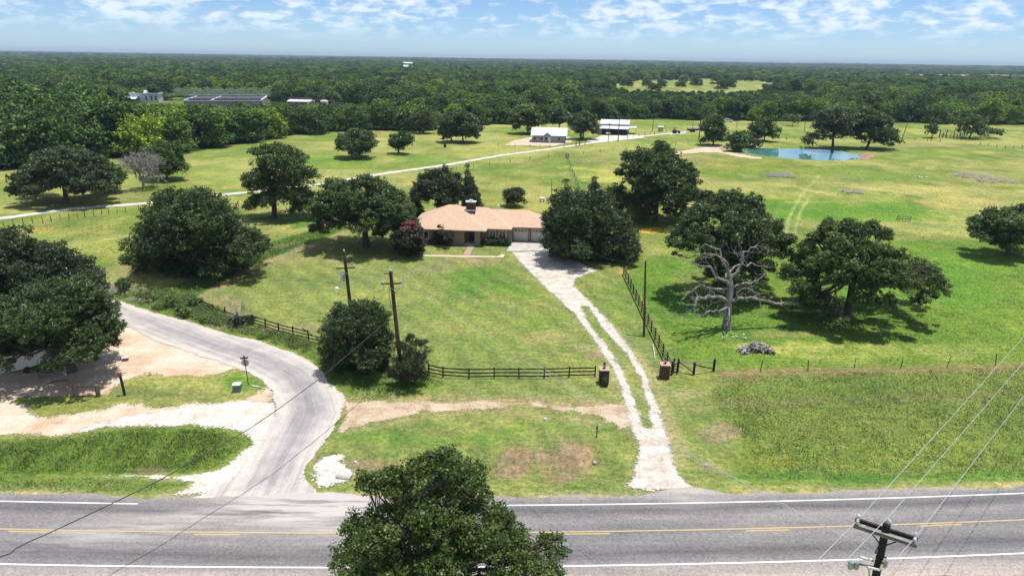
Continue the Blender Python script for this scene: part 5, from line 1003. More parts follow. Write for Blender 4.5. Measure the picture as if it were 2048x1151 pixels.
# small shed, tractor, trailer
sh = empty('small_shed', G3(1321, 263), R(-8), 'little grey shed with white flat roof right of the barn', 'shed')
MB().box(-1, 1, -1, 1, 0, 1.9).build('wall', M_wall2, sh); MB().prism([(-1.2, 1.95), (1.2, 2.2), (1.2, 2.3), (-1.2, 2.05)], 'x', -1.2, 1.2).build('roof', M_wroof, sh); MB().box(-.3, .4, -1.05, -1.005, .05, 1.7).build('door', M_metal, sh)
tr_ = empty('tractor', G3(1352, 267), R(8), 'small dark green tractor with canopy on the pad by the track', 'tractor')
MB().prism([(-.2, .7), (1.7, .7), (1.75, 1.25), (-.2, 1.4)], 'y', -.35, .35).build('bonnet', M_green, tr_, bevel=.05)
for y in (-.75, .75):
    MB().tube([(-.7, y-.2, .75), (-.7, y+.2, .75)], .75, 14).build('rear_wheel', M_dark, tr_); MB().tube([(1.3, y*.9-.1, .42), (1.3, y*.9+.1, .42)], .42, 12).build('front_wheel', M_dark, tr_)
MB().box(-1.0, -.4, -.3, .3, 1.0, 1.2).box(-1.1, -.95, -.3, .3, 1.2, 1.7).build('seat', M_dark, tr_, bevel=.03); MB().tube([(-.1, 0, 1.3), (-.3, 0, 1.6)], .03, 5).build('steering_column', M_dark, tr_)
MB().box(-1.5, .5, -.8, .8, 2.3, 2.38).build('canopy', M_dark, tr_, bevel=.02)
for y in (-.7, .7): MB().box(-1.1, -1.02, y-.04, y+.04, .9, 2.3).build('canopy_post', M_dark, tr_)
pd = slab(PX([(1338, 270), (1366, 268), (1374, 266), (1345, 266)]), 'equipment_pad', M_conc, .05, .06)
tl = empty('stock_trailer', G3(1385, 264), R(3), 'dark livestock trailer with pale roof right of the tractor', 'trailer')
MB().box(-2.4, 2.4, -.95, .95, .6, 1.3).build('body', M_dark, tl); MB().box(-2.5, 2.5, -1, 1, 2.1, 2.2).build('roof', M_metal, tl)
for x in (-2.3, -1.2, 0, 1.2, 2.3):
    for y in (-.9, .9): MB().box(x-.05, x+.05, y-.04, y+.04, 1.3, 2.1).build('stanchion', M_dark, tl)
for x in (-.6, .4):
    for y in (-1.0, 1.0): MB().tube([(x, y-.1, .36), (x, y+.1, .36)], .36, 12).build('wheel', M_dark, tl)
MB().bar((2.4, 0, .6), (3.8, 0, .5), .12, .12).build('drawbar', M_dark, tl)
# ------------------------------------------------------------ utility poles
M_lampw = noise_mat('lamp_white', (.7, .7, .68), (.8, .8, .8), 3, .4)
def lean(base, top_px, H):
    d = ray(*top_px); t = (base.z+H-CAMH)/d[2]; return Vector((d[0]*t-base.x, d[1]*t-base.y, H))
INS = [(.02, 0), (.05, .02), (.06, .06), (.035, .09), (.055, .12), (.03, .17)]
def insul(e, p, k=1.5): return MB().lathe([(a*k, b*k) for a, b in INS], p, 8).build('insulator', M_porcelain, e, smooth=False)
def arm(e, c, ang, L, w=.12, name='crossarm'):
    dx, dy = math.cos(ang)*L/2, math.sin(ang)*L/2; c = Vector(c)
    return MB().bar(c-Vector((dx, dy, 0)), c+Vector((dx, dy, 0)), w, w*.8).build(name, M_pole, e), (c-Vector((dx*.94, dy*.94, -w/2)), c+Vector((dx*.94, dy*.94, w/2)))
def at_pole(top, H, z): return Vector((top.x*z/H, top.y*z/H, z))
# rear pole with transformer and lamp
b1 = G3(711, 700); H1_ = 10.9; t1 = lean(b1, (688, 503), H1_); p1 = empty('utility_pole', b1, 0, 'rear utility pole with transformer and white lamp rising from the cedar bush', 'utility pole')
MB().tube([(0, 0, -.2), t1*.5, t1], [.2, .18, .15], 10).build('pole', M_pole, p1)
_, e1 = arm(p1, at_pole(t1, H1_, 9.2)+Vector((0, -.15, 0)), R(15), 1.9)
for q in e1: insul(p1, q)
insul(p1, t1); c_ = at_pole(t1, H1_, 8.2)+Vector((-.42, -.1, 0))
tfm = MB().lathe([(.2, -.45), (.23, -.4), (.23, .35), (.18, .42)], c_, 14).build('transformer', M_metal, p1, smooth=False); MB().lathe([(.05, .42), (.07, .5), (.03, .62)], c_, 8).build('bushing', M_porcelain, tfm)
c_ = at_pole(t1, H1_, 7.1); la = MB().tube([c_, c_+Vector((-.5, -.2, .15)), c_+Vector((-.95, -.35, .1))], .03, 6).build('lamp_arm', M_metal, p1); MB().lathe([(.05, .12), (.2, .05), (.26, -.08), (.2, -.12)], c_+Vector((-1.1, -.4, .05)), 12).build('lamp_head', M_lampw, p1)
# front pole
b2 = G3(805, 765); H2_ = 11.2; t2 = lean(b2, (781, 543), H2_); p2 = empty('utility_pole', b2, 0, 'front utility pole by the highway side of the cedar, wires looping from its top', 'utility pole')
MB().tube([(0, 0, -.2), t2*.5, t2], [.21, .19, .16], 10).build('pole', M_pole, p2)
_, e2 = arm(p2, at_pole(t2, H2_, 10.1)+Vector((0, -.16, 0)), R(8), 1.9)
for q in e2: insul(p2, q)
for sx_ in (-.9, .9, -.35):
    c_ = at_pole(t2, H2_, 10.1 if sx_ != -.35 else 11.0)+Vector((sx_, -.2, -.25)); MB().tube([c_+Vector((.14*math.cos(a), 0, .24*math.sin(a))) for a in np.linspace(0, 6.28, 13)], .025, 5, caps=False).build('jumper_loop', M_porcelain, p2)
_, ex = arm(p2, at_pole(t2, H2_, 11.05)+Vector((-.2, -.1, 0)), R(8), .8, .09); insul(p2, t2)
_, ex = arm(p2, at_pole(t2, H2_, 9.2)+Vector((.15, -.1, 0)), R(60), .6, .09)
MB().tube([at_pole(t2, H2_, 9.9)+Vector((-.16, -.1, 0)), at_pole(t2, H2_, 9)+Vector((-.35, -.1, 0)), at_pole(t2, H2_, 8)+Vector((-.3, -.1, 0)), at_pole(t2, H2_, 7.4)+Vector((-.1, -.15, 0))], .025, 5).build('drop_cable', M_cable, p2)
MB().tube([at_pole(t2, H2_, 6.6)+Vector((0, 0, 0)), at_pole(t2, H2_, 6.6)+Vector((-.7, -.3, -.1))], .04, 5).build('cable_bracket', M_pole, p2)
MB().tube([(-.9, -.6, 0), (-.85, -.6, 1.9)], .03, 6).build('marker_stake', M_metal, p2)
# driveway pole
b3 = G3(1288, 673); H3_ = 8.7; t3 = lean(b3, (1291, 522), H3_); p3 = empty('utility_pole', b3, 0, 'plain slender utility pole between driveway and black board fence', 'utility pole')
MB().tube([(0, 0, -.2), t3*.5, t3], [.15, .125, .10], 10).build('pole', M_pole, p3); insul(p3, t3+Vector((-.12, 0, -.25)))
MB().bar(t3+Vector((-.5, 0, -.15)), t3+Vector((.05, 0, -.15)), .06, .06).build('bracket', M_metal, p3)
# big pole at the bottom right corner
T4 = Gz(1774, 1046, 11.2); b4 = Vector((T4[0]+.05, T4[1]-.1, h1(*T4))); H4_ = 11.2; t4 = Vector((-.05, .1, H4_))
p4 = empty('utility_pole', b4, 0, 'heavy dark utility pole with double crossarm at the bottom right of the highway', 'utility pole')
MB().tube([(0, 0, -.2), t4*.5, t4], [.21, .18, .155], 12).build('pole', M_blackwood, p4)
AL, AR = Vector((*Gz(1724, 1045, 10.75), 10.75))-b4, Vector((*Gz(1833, 1080, 10.75), 10.75))-b4
cmid = (AL+AR)/2; da = (AR-AL).normalized(); nrm4 = Vector((-da.y, da.x, 0))
ca = at_pole(t4, H4_, 10.75)
for s in (-1, 1):
    MB().bar(ca-da*1.22+nrm4*.24*s, ca+da*1.22+nrm4*.24*s, .17, .13).build('crossarm', M_blackwood if s > 0 else noise_mat('split_arm', (.03, .027, .025), (.3, .28, .26), 2.5, .8, stretch=(.2, .2, 9)), p4)
    for k in (-1.1, 1.1): insul(p4, ca+da*k+nrm4*.2*s+Vector((0, 0, .07)))
    MB().bar(ca+da*.62*s-nrm4*.12+Vector((0, 0, -.05)), ca+Vector((0, 0, -.75)), .05, .02).build('brace', M_dark, p4)
insul(p4, t4); insul(p4, t4+Vector((.12, 0, -.1)))
for s, zz_ in ((-1, 9.8), (-1, 9.45)):
    c_ = at_pole(t4, H4_, zz_); q = (Vector((-.62, -.78, 0)).normalized()); c0 = c_+da*(.2 if zz_ < 9.5 else -.15)
    MB().bar(c0-q*.1, c0+q*.95, .11, .09).build('side_arm', M_greywood, p4); MB().tube([c0+q*.9, c0+q*.9+Vector((-.5, .12, .05))], [.05, .07], 8).build('string_insulator', M_porcelain, p4)
c_ = at_pole(t4, H4_, 9.0)+Vector((.33, .05, .1)); MB().lathe([(.08, -.2), (.1, -.15), (.1, .18), (.05, .24)], c_, 10).build('arrester', M_metal, p4)
c_ = at_pole(t4, H4_, 8.9)+Vector((-1.15, -.1, .2))
for dx in (-.12, .12): MB().lathe([(.09, -.2), (.12, -.15), (.12, .18), (.05, .26)], c_+Vector((dx, 0, 0)), 10).build('arrester', M_metal, p4)
MB().bar(at_pole(t4, H4_, 8.9), c_+Vector((0, 0, .1)), .06, .06).build('arrester_arm', M_pole, p4)
MB().tube([c_+Vector((.1, 0, .2)), c_+Vector((.7, 0, -.1)), c_+Vector((.9, 0, -1.1)), at_pole(t4, H4_, 7.4)], .03, 6).build('jumper_loop', M_metal, p4)
# far poles
for (bx, by, tx, ty, w, lab) in [(1110, 284, 1110, 245, .14, 'left of the two dark poles in front of the open barn'), (1236, 283, 1236, 233, .2, 'taller of the two dark poles in front of the open barn'), (1305, 263, 1305, 236, .13, 'thin pole left of the little grey shed'), (1398, 276, 1398, 230, .24, 'stout pole beside the livestock trailer'), (1385, 258, 1385, 241, .1, 'thin pole behind the livestock trailer'), (1473, 255, 1473, 236, .1, 'thin pole behind the left pond bushes'), (1608, 265, 1608, 232, .12, 'pole seen between the two groups of pond trees'), (1806, 273, 1811, 240, .15, 'pole right of the round pond oak'), (1862, 282, 1866, 240, .12, 'pole behind the small palm like tree'), (1216, 284, 1217, 248, .14, 'second dark pole standing on the farm track at the barn'), (1922, 281, 1922, 268, .1, 'short grey post among the stock pens'), (1102, 406, 1102, 357, .07, 'thin lamp pole behind the tree mass by the garage')]:
    if bx == 1110: continue
    b = G3(bx, by); fw_ = b.y*FW[1]+(b.z-CAMH)*FW[2]; Hh = (by-ty)*fw_/F/.97; e = empty('utility_pole' if bx not in (1922, 1102) else ('wooden_post' if bx == 1922 else 'lamp_post'), b, 0, lab, 'pole'); t = Vector(((tx-bx)*fw_/F, 0, Hh))
    MB().tube([(0, 0, 0), t], [w, w*.7], 7).build('pole', M_pole, e)
    if bx in (1216, 1236, 1608, 1806, 1862): MB().bar(t+Vector((-.9, 0, -.4)), t+Vector((.9, 0, -.4)), .14, .1).build('crossarm', M_greywood, e)
    if bx in (1102,): MB().lathe([(.05, .1), (.16, .02), (.12, -.1)], t, 8).build('lamp_head', M_lampw, e)
# wires
def wire(label, a, b, sag, rad, mat, name='power_line', grp=None, n=24):
    a = Vector(a); b = Vector(b); o = (a+b)/2; pts = [a.lerp(b, i/n)-o-Vector((0, 0, sag*4*(i/n)*(1-i/n))) for i in range(n+1)]
    return tag(MB().tube(pts, rad, 5, caps=False).build(name, mat, None, loc=o, fixn=False), label, 'wire', grp)
W1, W3, WC = b4+ca-da*1.1, b4+ca+da*1.1, b4+t4+Vector((0, 0, .15))
for k, (s0, tp, tz, lab) in enumerate([(W1, (2021, 700), 10.6, 'left wire'), (WC, (2048, 720), 11.0, 'middle wire'), (W3, (2048, 788), 10.6, 'right wire')]):
    q = Vector((*Gz(*tp, tz), tz)); d = (q-s0); f_ = s0+Vector((0, 0, .2)); 
    wire('pale %s running from the bottom right pole up past the right edge' % lab, f_, s0+d*2.2, .25, .014, M_wire)
    wire('pale %s leaving the bottom right pole towards the bottom edge' % lab, f_, s0-d*1.2+Vector((-2, 0, 0)), .2, .014, M_wire)
for k, (q0, lab) in enumerate([(b2+e2[0], 'lower'), (b2+e2[1], 'middle'), (b2+t2+Vector((0, 0, .1)), 'upper')]):
    wire('%s of three thin wires crossing the lawn from front pole to highway pole' % lab, q0+Vector((0, 0, .15)), b4+at_pole(t4, H4_, 9.6+.2*k)+Vector((-.4*k, 0, 0)), .7, .009, M_wire)
wire('thin wire between the two poles at the road bend, left one', b2+e2[0], b1+e1[0], .25, .009, M_wire); wire('thin wire between the two poles at the road bend, right one', b2+e2[1], b1+e1[1], .25, .009, M_wire)
wire('thin dark wire leaving the lamp pole to the left over the lawn', b1+at_pole(t1, H1_, 7.3), Vector((*G(235, 560), 6.5)), .9, .012, M_cable)
wire('dark service cable from the slender driveway pole to the tree mass', b3+t3+Vector((-.3, 0, -.2)), Vector((*Gz(1165, 494, 4.2), 4.2)), .6, .02, M_cable)
wire('dark cable from the slender driveway pole over the mass of trees', b3+t3+Vector((0, 0, -.1)), Vector((*Gz(1180, 400, 7.5), 7.5)), .5, .014, M_cable)
# thick black cable sagging over the road junction
cp = [b2+at_pole(t2, H2_, 6.6)+Vector((-.7, -.3, -.1))]+[Vector((*Gz(px, py, z), z)) for px, py, z in ((700, 705, 6.1), (640, 756, 5.7), (560, 815, 5.35), (500, 856, 5.15), (410, 908, 5.0), (320, 959, 4.95), (220, 1008, 4.95), (120, 1055, 5.0), (55, 1084, 5.05), (32, 1096, 5.05), (20, 1106, 5.05), (0, 1113, 5.05), (-60, 1125, 5.1))]
o = cp[0].copy(); tag(MB().tube([p-o for p in cp], .032, 6, caps=False).build('overhead_cable', M_cable, None, loc=o, fixn=False), 'thick black overhead cable sagging across the road junction to the left edge', 'cable')

# ------------------------------------------------------------ fences
def rail_fence(name, label, pts, H, rails, mat, pw=.12, rw=.13, skip=(), jitter=0, seed=0, cat='fence', group=None):
    """pts: world posts; each post and each rail line its own part"""
    r = random.Random(seed); P3 = [Vector((x, y, h1(x, y))) for x, y in pts]; o = P3[0].copy(); e = empty(name, o, 0, label, cat, group)
    for i, p in enumerate(P3):
        q = p-o; lx, ly = r.uniform(-1, 1)*jitter, r.uniform(-1, 1)*jitter
        MB().bar(q+Vector((0, 0, -.1)), q+Vector((lx, ly, H+.06)), pw, pw).build('post', mat, e)
    for k in range(rails):
        mb = MB(); z = H*(k+.9)/rails-.05
        for i in range(len(P3)-1):
            if (i, k) in skip: continue
            a, b = P3[i]-o, P3[i+1]-o; d = (b-a).normalized(); nn = Vector((d.y, -d.x, 0))*(pw/2+.02)
            mb.bar(a+nn+Vector((0, 0, z+r.uniform(-1, 1)*jitter*.4)), b+nn-d*.01+Vector((0, 0, z+r.uniform(-1, 1)*jitter*.4)), rw, .035)
        mb.build('rail', mat, e)
    return e
rail_fence('board_fence', 'black three rail board fence along the front of the lawn', PX([(858, 748), (886, 754), (938, 757), (988, 756), (1038, 756), (1088, 756), (1138, 754), (1190, 753)]), 1.12, 3, M_blackwood, seed=1, jitter=.05)
rail_fence('board_fence', 'long black four rail fence running beside the driveway', [tuple(np.array(G(1247, 548))*(1-t)+np.array(G(1343, 748))*t) for t in np.linspace(0, 1, 16)], 1.4, 4, M_blackwood, seed=2, jitter=.05, rw=.11)
rail_fence('board_fence', 'broken black board fence by the side road, sagging at its left end', PX([(387, 610), (403, 616), (428, 626), (452, 632), (476, 641), (504, 648), (531, 656), (558, 665), (586, 672), (617, 680), (644, 686)]), 1.15, 3, M_blackwood, skip={(0, 0), (1, 0), (2, 0), (2, 2), (3, 0), (3, 2), (4, 0), (4, 2), (9, 2)}, seed=3, jitter=.08)
a = G3(606, 676)+Vector((0, 0, 1.25)); b = G3(646, 690)+Vector((0, 0, .35)); tag(MB().bar(Vector((0, 0, 0)), b-a, .14, .04).build('loose_board', M_greywood, None, loc=a), 'pale loose board leaning down on the right end of the broken fence', 'board')
P0, P1_, P2_ = G3(1355, 742), G3(1387, 749), G3(1427, 742); e = empty('brace_fence', P0, 0, 'short braced post fence with pale top rail right of the corner', 'fence'); o = P0
for p in (P0, P1_, P2_): MB().tube([p-o+Vector((0, 0, -.1)), p-o+Vector((0, 0, 1.35))], .13, 8).build('post', M_blackwood, e)
for a, b in ((P0, P1_), (P1_, P2_)): MB().tube([a-o+Vector((0, 0, 1.2)), b-o+Vector((0, 0, 1.2))], .055, 6).build('top_rail', M_greywood, e); MB().tube([a-o+Vector((0, 0, 1.1)), b-o+Vector((0, 0, .25))], .06, 6).build('brace', M_blackwood, e)
C0 = G3(1343, 750); e = empty('corner_posts', C0, 0, 'cluster of dark corner posts and braces behind the right brick pillar', 'fence')
for dx, dy, hh in ((0, 0, 1.5), (.35, .9, 1.5), (.1, -.1+.4, 1.3), (.6, .3, 1.4)): MB().tube([(dx, dy, -.1), (dx+.03, dy, hh)], .09, 7).build('post', M_blackwood, e)
for k in range(4): MB().bar((0, 0, .3+.3*k), (.6, .3, .3+.3*k), .11, .035).build('rail', M_blackwood, e)
MB().tube([(.1, 0, 1.3), tuple(P0-C0+Vector((0, 0, 1.15)))], .05, 6).build('brace', M_greywood, e)
def wire_fence(label, pts, H=1.15, rad=.028, mat=None, wires=4, step=None, name='wire_fence', post='post', lean_=0.04, seed=0):
    mat = mat or M_rust; r = random.Random(seed)
    if step:
        q = [pts[0]]; 
        for (ax, ay), (bx, by) in zip(pts[:-1], pts[1:]):
            L = math.hypot(bx-ax, by-ay); n = max(1, int(L/step)); q += [(ax+(bx-ax)*i/n, ay+(by-ay)*i/n) for i in range(1, n+1)]
        pts = q
    P3 = [Vector((x, y, h1(x, y))) for x, y in pts]; o = P3[0].copy(); e = empty(name, o, 0, label, 'fence')
    for p in P3: MB().tube([p-o+Vector((0, 0, -.1)), p-o+Vector((r.uniform(-1, 1)*lean_, r.uniform(-1, 1)*lean_, H))], rad*r.uniform(.9, 1.5), 5).build(post, mat, e)
    for k in range(wires): MB().tube([p-o+Vector((0, 0, H*(k+.8)/wires)) for p in P3], .006, 3, caps=False).build('wire', M_dark, e, fixn=False)
    return e
M_tpost = noise_mat('dark_fence_post', (.03, .028, .025), (.08, .07, .06), 4, .8)
wire_fence('wire fence on leaning steel posts between verge and right pasture', PX([(1427, 742), (1520, 743), (1616, 741), (1708, 738), (1801, 736), (1894, 733), (1991, 730), (2090, 727)]), 1.25, .035, M_tpost, lean_=.18, seed=5)
wire_fence('wire fence following the near side of the white farm track at left', PX([(-20, 462), (9, 456), (27, 453), (47, 450), (66, 448), (86, 447), (103, 444), (121, 441), (139, 440), (156, 438), (170, 435), (188, 432), (204, 430), (218, 429), (235, 427), (252, 426), (278, 422), (300, 419)]), 1.25, .045, M_tpost, seed=6)
wire_fence('faint wire fence on small posts across the pasture behind the cedars', PX([(840, 352), (979, 330), (1060, 320), (1133, 312), (1200, 305), (1300, 293), (1400, 287)]), 1.2, .06, M_tpost, step=6, seed=7)
wire_fence('faint wire fence running from corner post down towards the tree mass', PX([(1133, 312), (1145, 345), (1160, 385)]), 1.2, .05, M_tpost, step=7, seed=8)
wire_fence('low post fence along the front of the white roofed house', PX([(996, 292), (1018, 293), (1030, 293), (1060, 294.5), (1100, 295.5), (1128, 296)]), 1.15, .07, M_tpost, step=3, seed=9)
wire_fence('fence of thin posts behind the pond', PX([(1545, 281), (1600, 280), (1625, 280), (1700, 277), (1780, 278), (1880, 284)]), 1.3, .09, M_tpost, step=4.5, seed=10)
wire_fence('fence of short posts on the far side of the farm track by the shed', PX([(1255, 277), (1300, 270), (1318, 267), (1333, 266), (1350, 263)]), 1.3, .08, M_tpost, step=4, seed=11)
wire_fence('fence of low posts along the far field edge right of the pens', PX([(1960, 290), (2010, 298), (2060, 296)]), 1.2, .08, M_tpost, step=4, seed=12)
for k, (x, y, w, lab) in enumerate([(1132, 317, .16, 'left of the paired dark corner posts in the pasture'), (1136, 317, .16, 'right of the paired dark corner posts in the pasture'), (1152, 292, .15, 'dark gate post beside the track, left one'), (1159, 291, .17, 'dark gate post beside the track, middle one'), (1170, 290, .13, 'dark gate post beside the track, right one')]):
    b = G3(x, y); tag(MB().tube([(0, 0, -.1), (0, 0, 1.5)], w, 7).build('gate_post', M_tpost, None, loc=b), lab, 'post')
# stock pens
pe_ = empty('stock_pen', G3(1880, 276), 0, 'weathered stock pen of thick posts and boards near the palm like tree', 'pen'); o = Vector(pe_.location); r = random.Random(5)
pp = [G3(*q)-o for q in ((1878, 276), (1885, 276), (1892, 277), (1900, 277), (1907, 276), (1914, 276), (1920, 275), (1928, 274), (1934, 272), (1925, 269), (1908, 268), (1893, 268), (1880, 270))]
for p in pp: MB().tube([p+Vector((0, 0, -.1)), p+Vector((r.uniform(-.2, .2), 0, r.uniform(1.5, 2.4)))], r.uniform(.12, .22), 7).build('post', M_tpost, pe_)
for z in (.5, 1.0, 1.45):
    mb = MB()
    for a, b in zip(pp, pp[1:]+pp[:1]): mb.bar(a+Vector((0, 0, z)), b+Vector((0, 0, z)), .14, .05)
    mb.build('rail', M_greywood, pe_)
b = G3(1925, 276); e = empty('sheet_metal_trough', b, R(10), 'pale grey metal trough beside the stock pen', 'trough'); MB().prism([(-.8, .5), (-.5, 0), (.5, 0), (.8, .5), (.7, .5), (.45, .08), (-.45, .08), (-.7, .5)], 'x', -1.3, 1.3).build('basin', M_metal, e); MB().box(-1.3, -1.2, -.45, .45, 0, .5).box(1.2, 1.3, -.45, .45, 0, .5).build('end_plate', M_metal, e)

# ------------------------------------------------------------ things along the road
def pillar(name, label, px, rz, box):
    b = G3(*px); e = empty(name, b, rz, label, 'gate pillar'); MB().box(-.45, .45, -.42, .42, -.05, 1.45).build('column', M_redbrick, e); MB().box(-.5, .5, -.47, .47, 1.452, 1.56).build('cap', noise_mat('clay_cap', (.40, .27, .2), (.52, .38, .3), 4, .9), e, bevel=.01)
    l = MB().lathe([(.14, 1.56), (.14, 1.62), (.05, 1.66), (.05, 1.72), (.11, 1.76), (.15, 2.05), (.17, 2.07), (.04, 2.2), (.02, 2.26)], (0, 0, 0), 8).build('lantern', M_dark, e); MB().lathe([(.125, 1.79), (.15, 2.03)], (0, 0, 0), 6).build('lantern_glass', M_porcelain, l)
    return e
pl = pillar('brick_pillar', 'left brick driveway pillar with lantern and large black mailbox', (1207, 765), R(0), True)
M_mail = noise_mat('black_gloss', (.008, .01, .02), (.02, .025, .04), 2, .15, spec=.8)
arc = [(.32*math.cos(a), .95+.3*math.sin(a)) for a in np.linspace(0, math.pi, 9)]
mbx = MB().prism([(.32, .55)]+arc+[(-.32, .55)], 'y', -1.0, -.43).build('mailbox', M_mail, pl); MB().box(-.04, .04, -1.03, -1.001, .95, 1.0).build('handle', M_metal, mbx); MB().box(.325, .345, -.75, -.7, .9, 1.15).build('flag', M_rust, mbx)
MB().box(-.3, .3, -.95, -.43, .05, .52).build('mailbox_stand', M_dark, pl)
pillar('brick_pillar', 'right brick driveway pillar with lantern and no mailbox', (1328, 755), R(-4), False)
b = G3(1310, 718); a = G3(1305, 692); tag(MB().bar(Vector((0, 0, .1)), a-b+Vector((0, 0, .25)), .14, .05).build('white_plank', M_whitep, None, loc=b), 'white plank lying on the grass by the slender driveway pole', 'plank')
b = G3(1193, 874); e = empty('marker_post', b, 0, 'dark green utility marker post on the mown island', 'marker'); MB().box(-.06, .06, -.02, .02, -.1, 1.15).build('blade', M_green, e); MB().box(-.07, .07, -.03, .03, .75, .95).build('decal_plate', M_dark, e)
b = G3(475, 782); e = empty('utility_box', b, R(8), 'green grey utility pedestal with pale lid in the road corner grass', 'utility box'); MB().box(-.36, .36, -.3, .3, 0, .72, .94).build('body', M_green, e, bevel=.02); MB().box(-.37, .37, -.31, .31, .722, .8).build('lid', M_lampw, e, bevel=.01); MB().box(-.4, .4, -.34, .34, -.05, .03).build('base', M_conc, e)
b = G3(504, 772); e = empty('pipe_section', b, 0, 'short white pipe lying in the grass by the utility pedestal', 'pipe'); MB().tube([(0, 0, .08), (.9, -.3, .08)], .06, 8).build('tube', M_whitep, e); MB().tube([(.82, -.27, .08), (.9, -.3, .08)], .075, 8).build('collar', M_metal, e)
b = G3(497, 769); e = empty('stop_sign', b, 0, 'grey back of an octagonal road sign with street name blades on top', 'road sign'); tp = Vector((-.1, 0, 2.75))
MB().tube([(0, 0, -.1), tp], .04, 8).build('post', M_dark, e)
oc = [(.38*math.cos(R(22.5+45*k)), .38*math.sin(R(22.5+45*k))) for k in range(8)]
MB().prism([(x-.09, z+2.3) for x, z in oc], 'y', .05, .065).build('sign_plate', noise_mat('sign_back', (.36, .34, .34), (.46, .44, .44), 3, .6), e)
MB().bar(tp+Vector((-.35, -.1, .05)), tp+Vector((.35, .1, .05)), .16, .02).build('name_blade', M_dark, e); MB().bar(tp+Vector((-.2, .22, .2)), tp+Vector((.2, -.22, .2)), .15, .02).build('name_blade', M_dark, e)
M_logw = noise_mat('log_post', (.10, .075, .055), (.24, .19, .14), 5, .9, stretch=(1, 1, .2), bump=.4)
b = G3(152, 793); b_2 = G3(197, 792); e = empty('log_rail', b, 0, 'two thick log posts joined by thin rails at the sandy yard edge', 'fence')
for q in (Vector((0, 0, 0)), b_2-b): MB().tube([q+Vector((0, 0, -.1)), q+Vector((0, 0, 1.15))], [.21, .19], 10).build('post', M_logw, e)
for z in (.1, 1.0): MB().tube([(0, 0, z), tuple(b_2-b+Vector((0, 0, z)))], .03, 6).build('rail', M_dark, e)
b = G3(250, 790); e = empty('black_post', b, 0, 'tall black post with rusty red top near the log posts', 'post'); MB().bar((0, 0, -.1), (-.12, 0, 2.05), .17, .17).build('post', M_blackwood, e); MB().box(-.32, -.02, -.15, .15, 2.0, 2.3, .8).build('cap_box', M_rust, e, bevel=.01); MB().bar((-.1, 0, 2.2), (.45, .1, 2.25), .04, .04).build('arm', M_rust, e)
b = G3(251, 721); e = empty('cooler_box', b, R(20), 'small white and brown box left on the sandy yard', 'box'); MB().box(-.28, .28, -.2, .2, 0, .32).build('body', M_rust, e, bevel=.02); MB().box(-.3, .3, -.22, .22, .322, .42).build('lid', M_whitep, e, bevel=.02)
b = G3(93, 757); e = empty('wooden_bench', b, R(10), 'plain wooden bench table in the shade of the camper tree', 'bench'); MB().box(-.75, .75, -.28, .28, .62, .68).build('top', M_greywood, e, bevel=.01)
for x in (-.65, .65):
    for y in (-.22, .22): MB().box(x-.04, x+.04, y-.04, y+.04, -.02, .62).build('leg', M_greywood, e)
b = G3(130, 746); e = empty('planter_tub', b, 0, 'pale round planter tub beside the trunk of the camper tree', 'planter'); MB().lathe([(.22, 0), (.3, .45), (.27, .45), (.25, .38)], (0, 0, 0), 14).build('tub', M_conc, e); foliage('plant', M_shrub, e, np.random.default_rng(3), [(0, 0, .6, .3)], .15, .1)
b = G3(62, 748); e = empty('fallen_log', G3(112, 764), 0, 'curved fallen branch on the shaded sand', 'log'); MB().tube([(-.5, -.4, .06), (-.2, 0, .1), (.5, .3, .08), (1.0, .3, .06)], [.05, .07, .07, .04], 6).build('wood', M_logw, e)
# camper and roof under the oak
a = Vector((*Gz(136, 722, .55), 0)); c = Vector((*Gz(84, 731, .55), 0)); ang = math.atan2((a-c).y, (a-c).x); e = empty('camper_trailer', (a.x, a.y, h1(a.x, a.y)), ang, 'white camper trailer half hidden under the huge left oak', 'trailer')
MB().prism([(-5.6, .5), (0, .5), (.1, 1.3), (-.1, 2.4), (-.4, 2.6), (-5.4, 2.6), (-5.7, 2.2)], 'y', 0, 2.3).build('body', M_whitep, e, bevel=.04)
for x in (-3.4, -2.6): MB().tube([(x, -.02, .36), (x, .2, .36)], .36, 12).build('wheel', M_dark, e)
MB().box(-1.6, -.7, -.02, -.003, 1.3, 1.9).build('window', M_glass, e); MB().box(-4.9, -4.1, -.02, -.003, 1.3, 1.9).build('window', M_glass, e); MB().box(-2.3, -1.75, -.02, -.003, .6, 2.3).build('door', M_lampw, e); MB().box(-3.6, -2.9, .8, 1.5, 2.6, 2.85).build('roof_vent', M_lampw, e, bevel=.03)
b = G3(-25, 665); e = empty('grey_shed', b, R(8), 'dark grey shed roof just showing at the left edge between the two oaks', 'shed'); MB().box(-2.4, 2.4, 0, 3.2, 0, 2.2).build('wall', M_greywall, e); MB().prism([(-.3, 2.25), (3.5, 2.6), (3.5, 2.7), (-.3, 2.35)], 'x', -2.7, 2.7).build('roof', M_greywall, e)
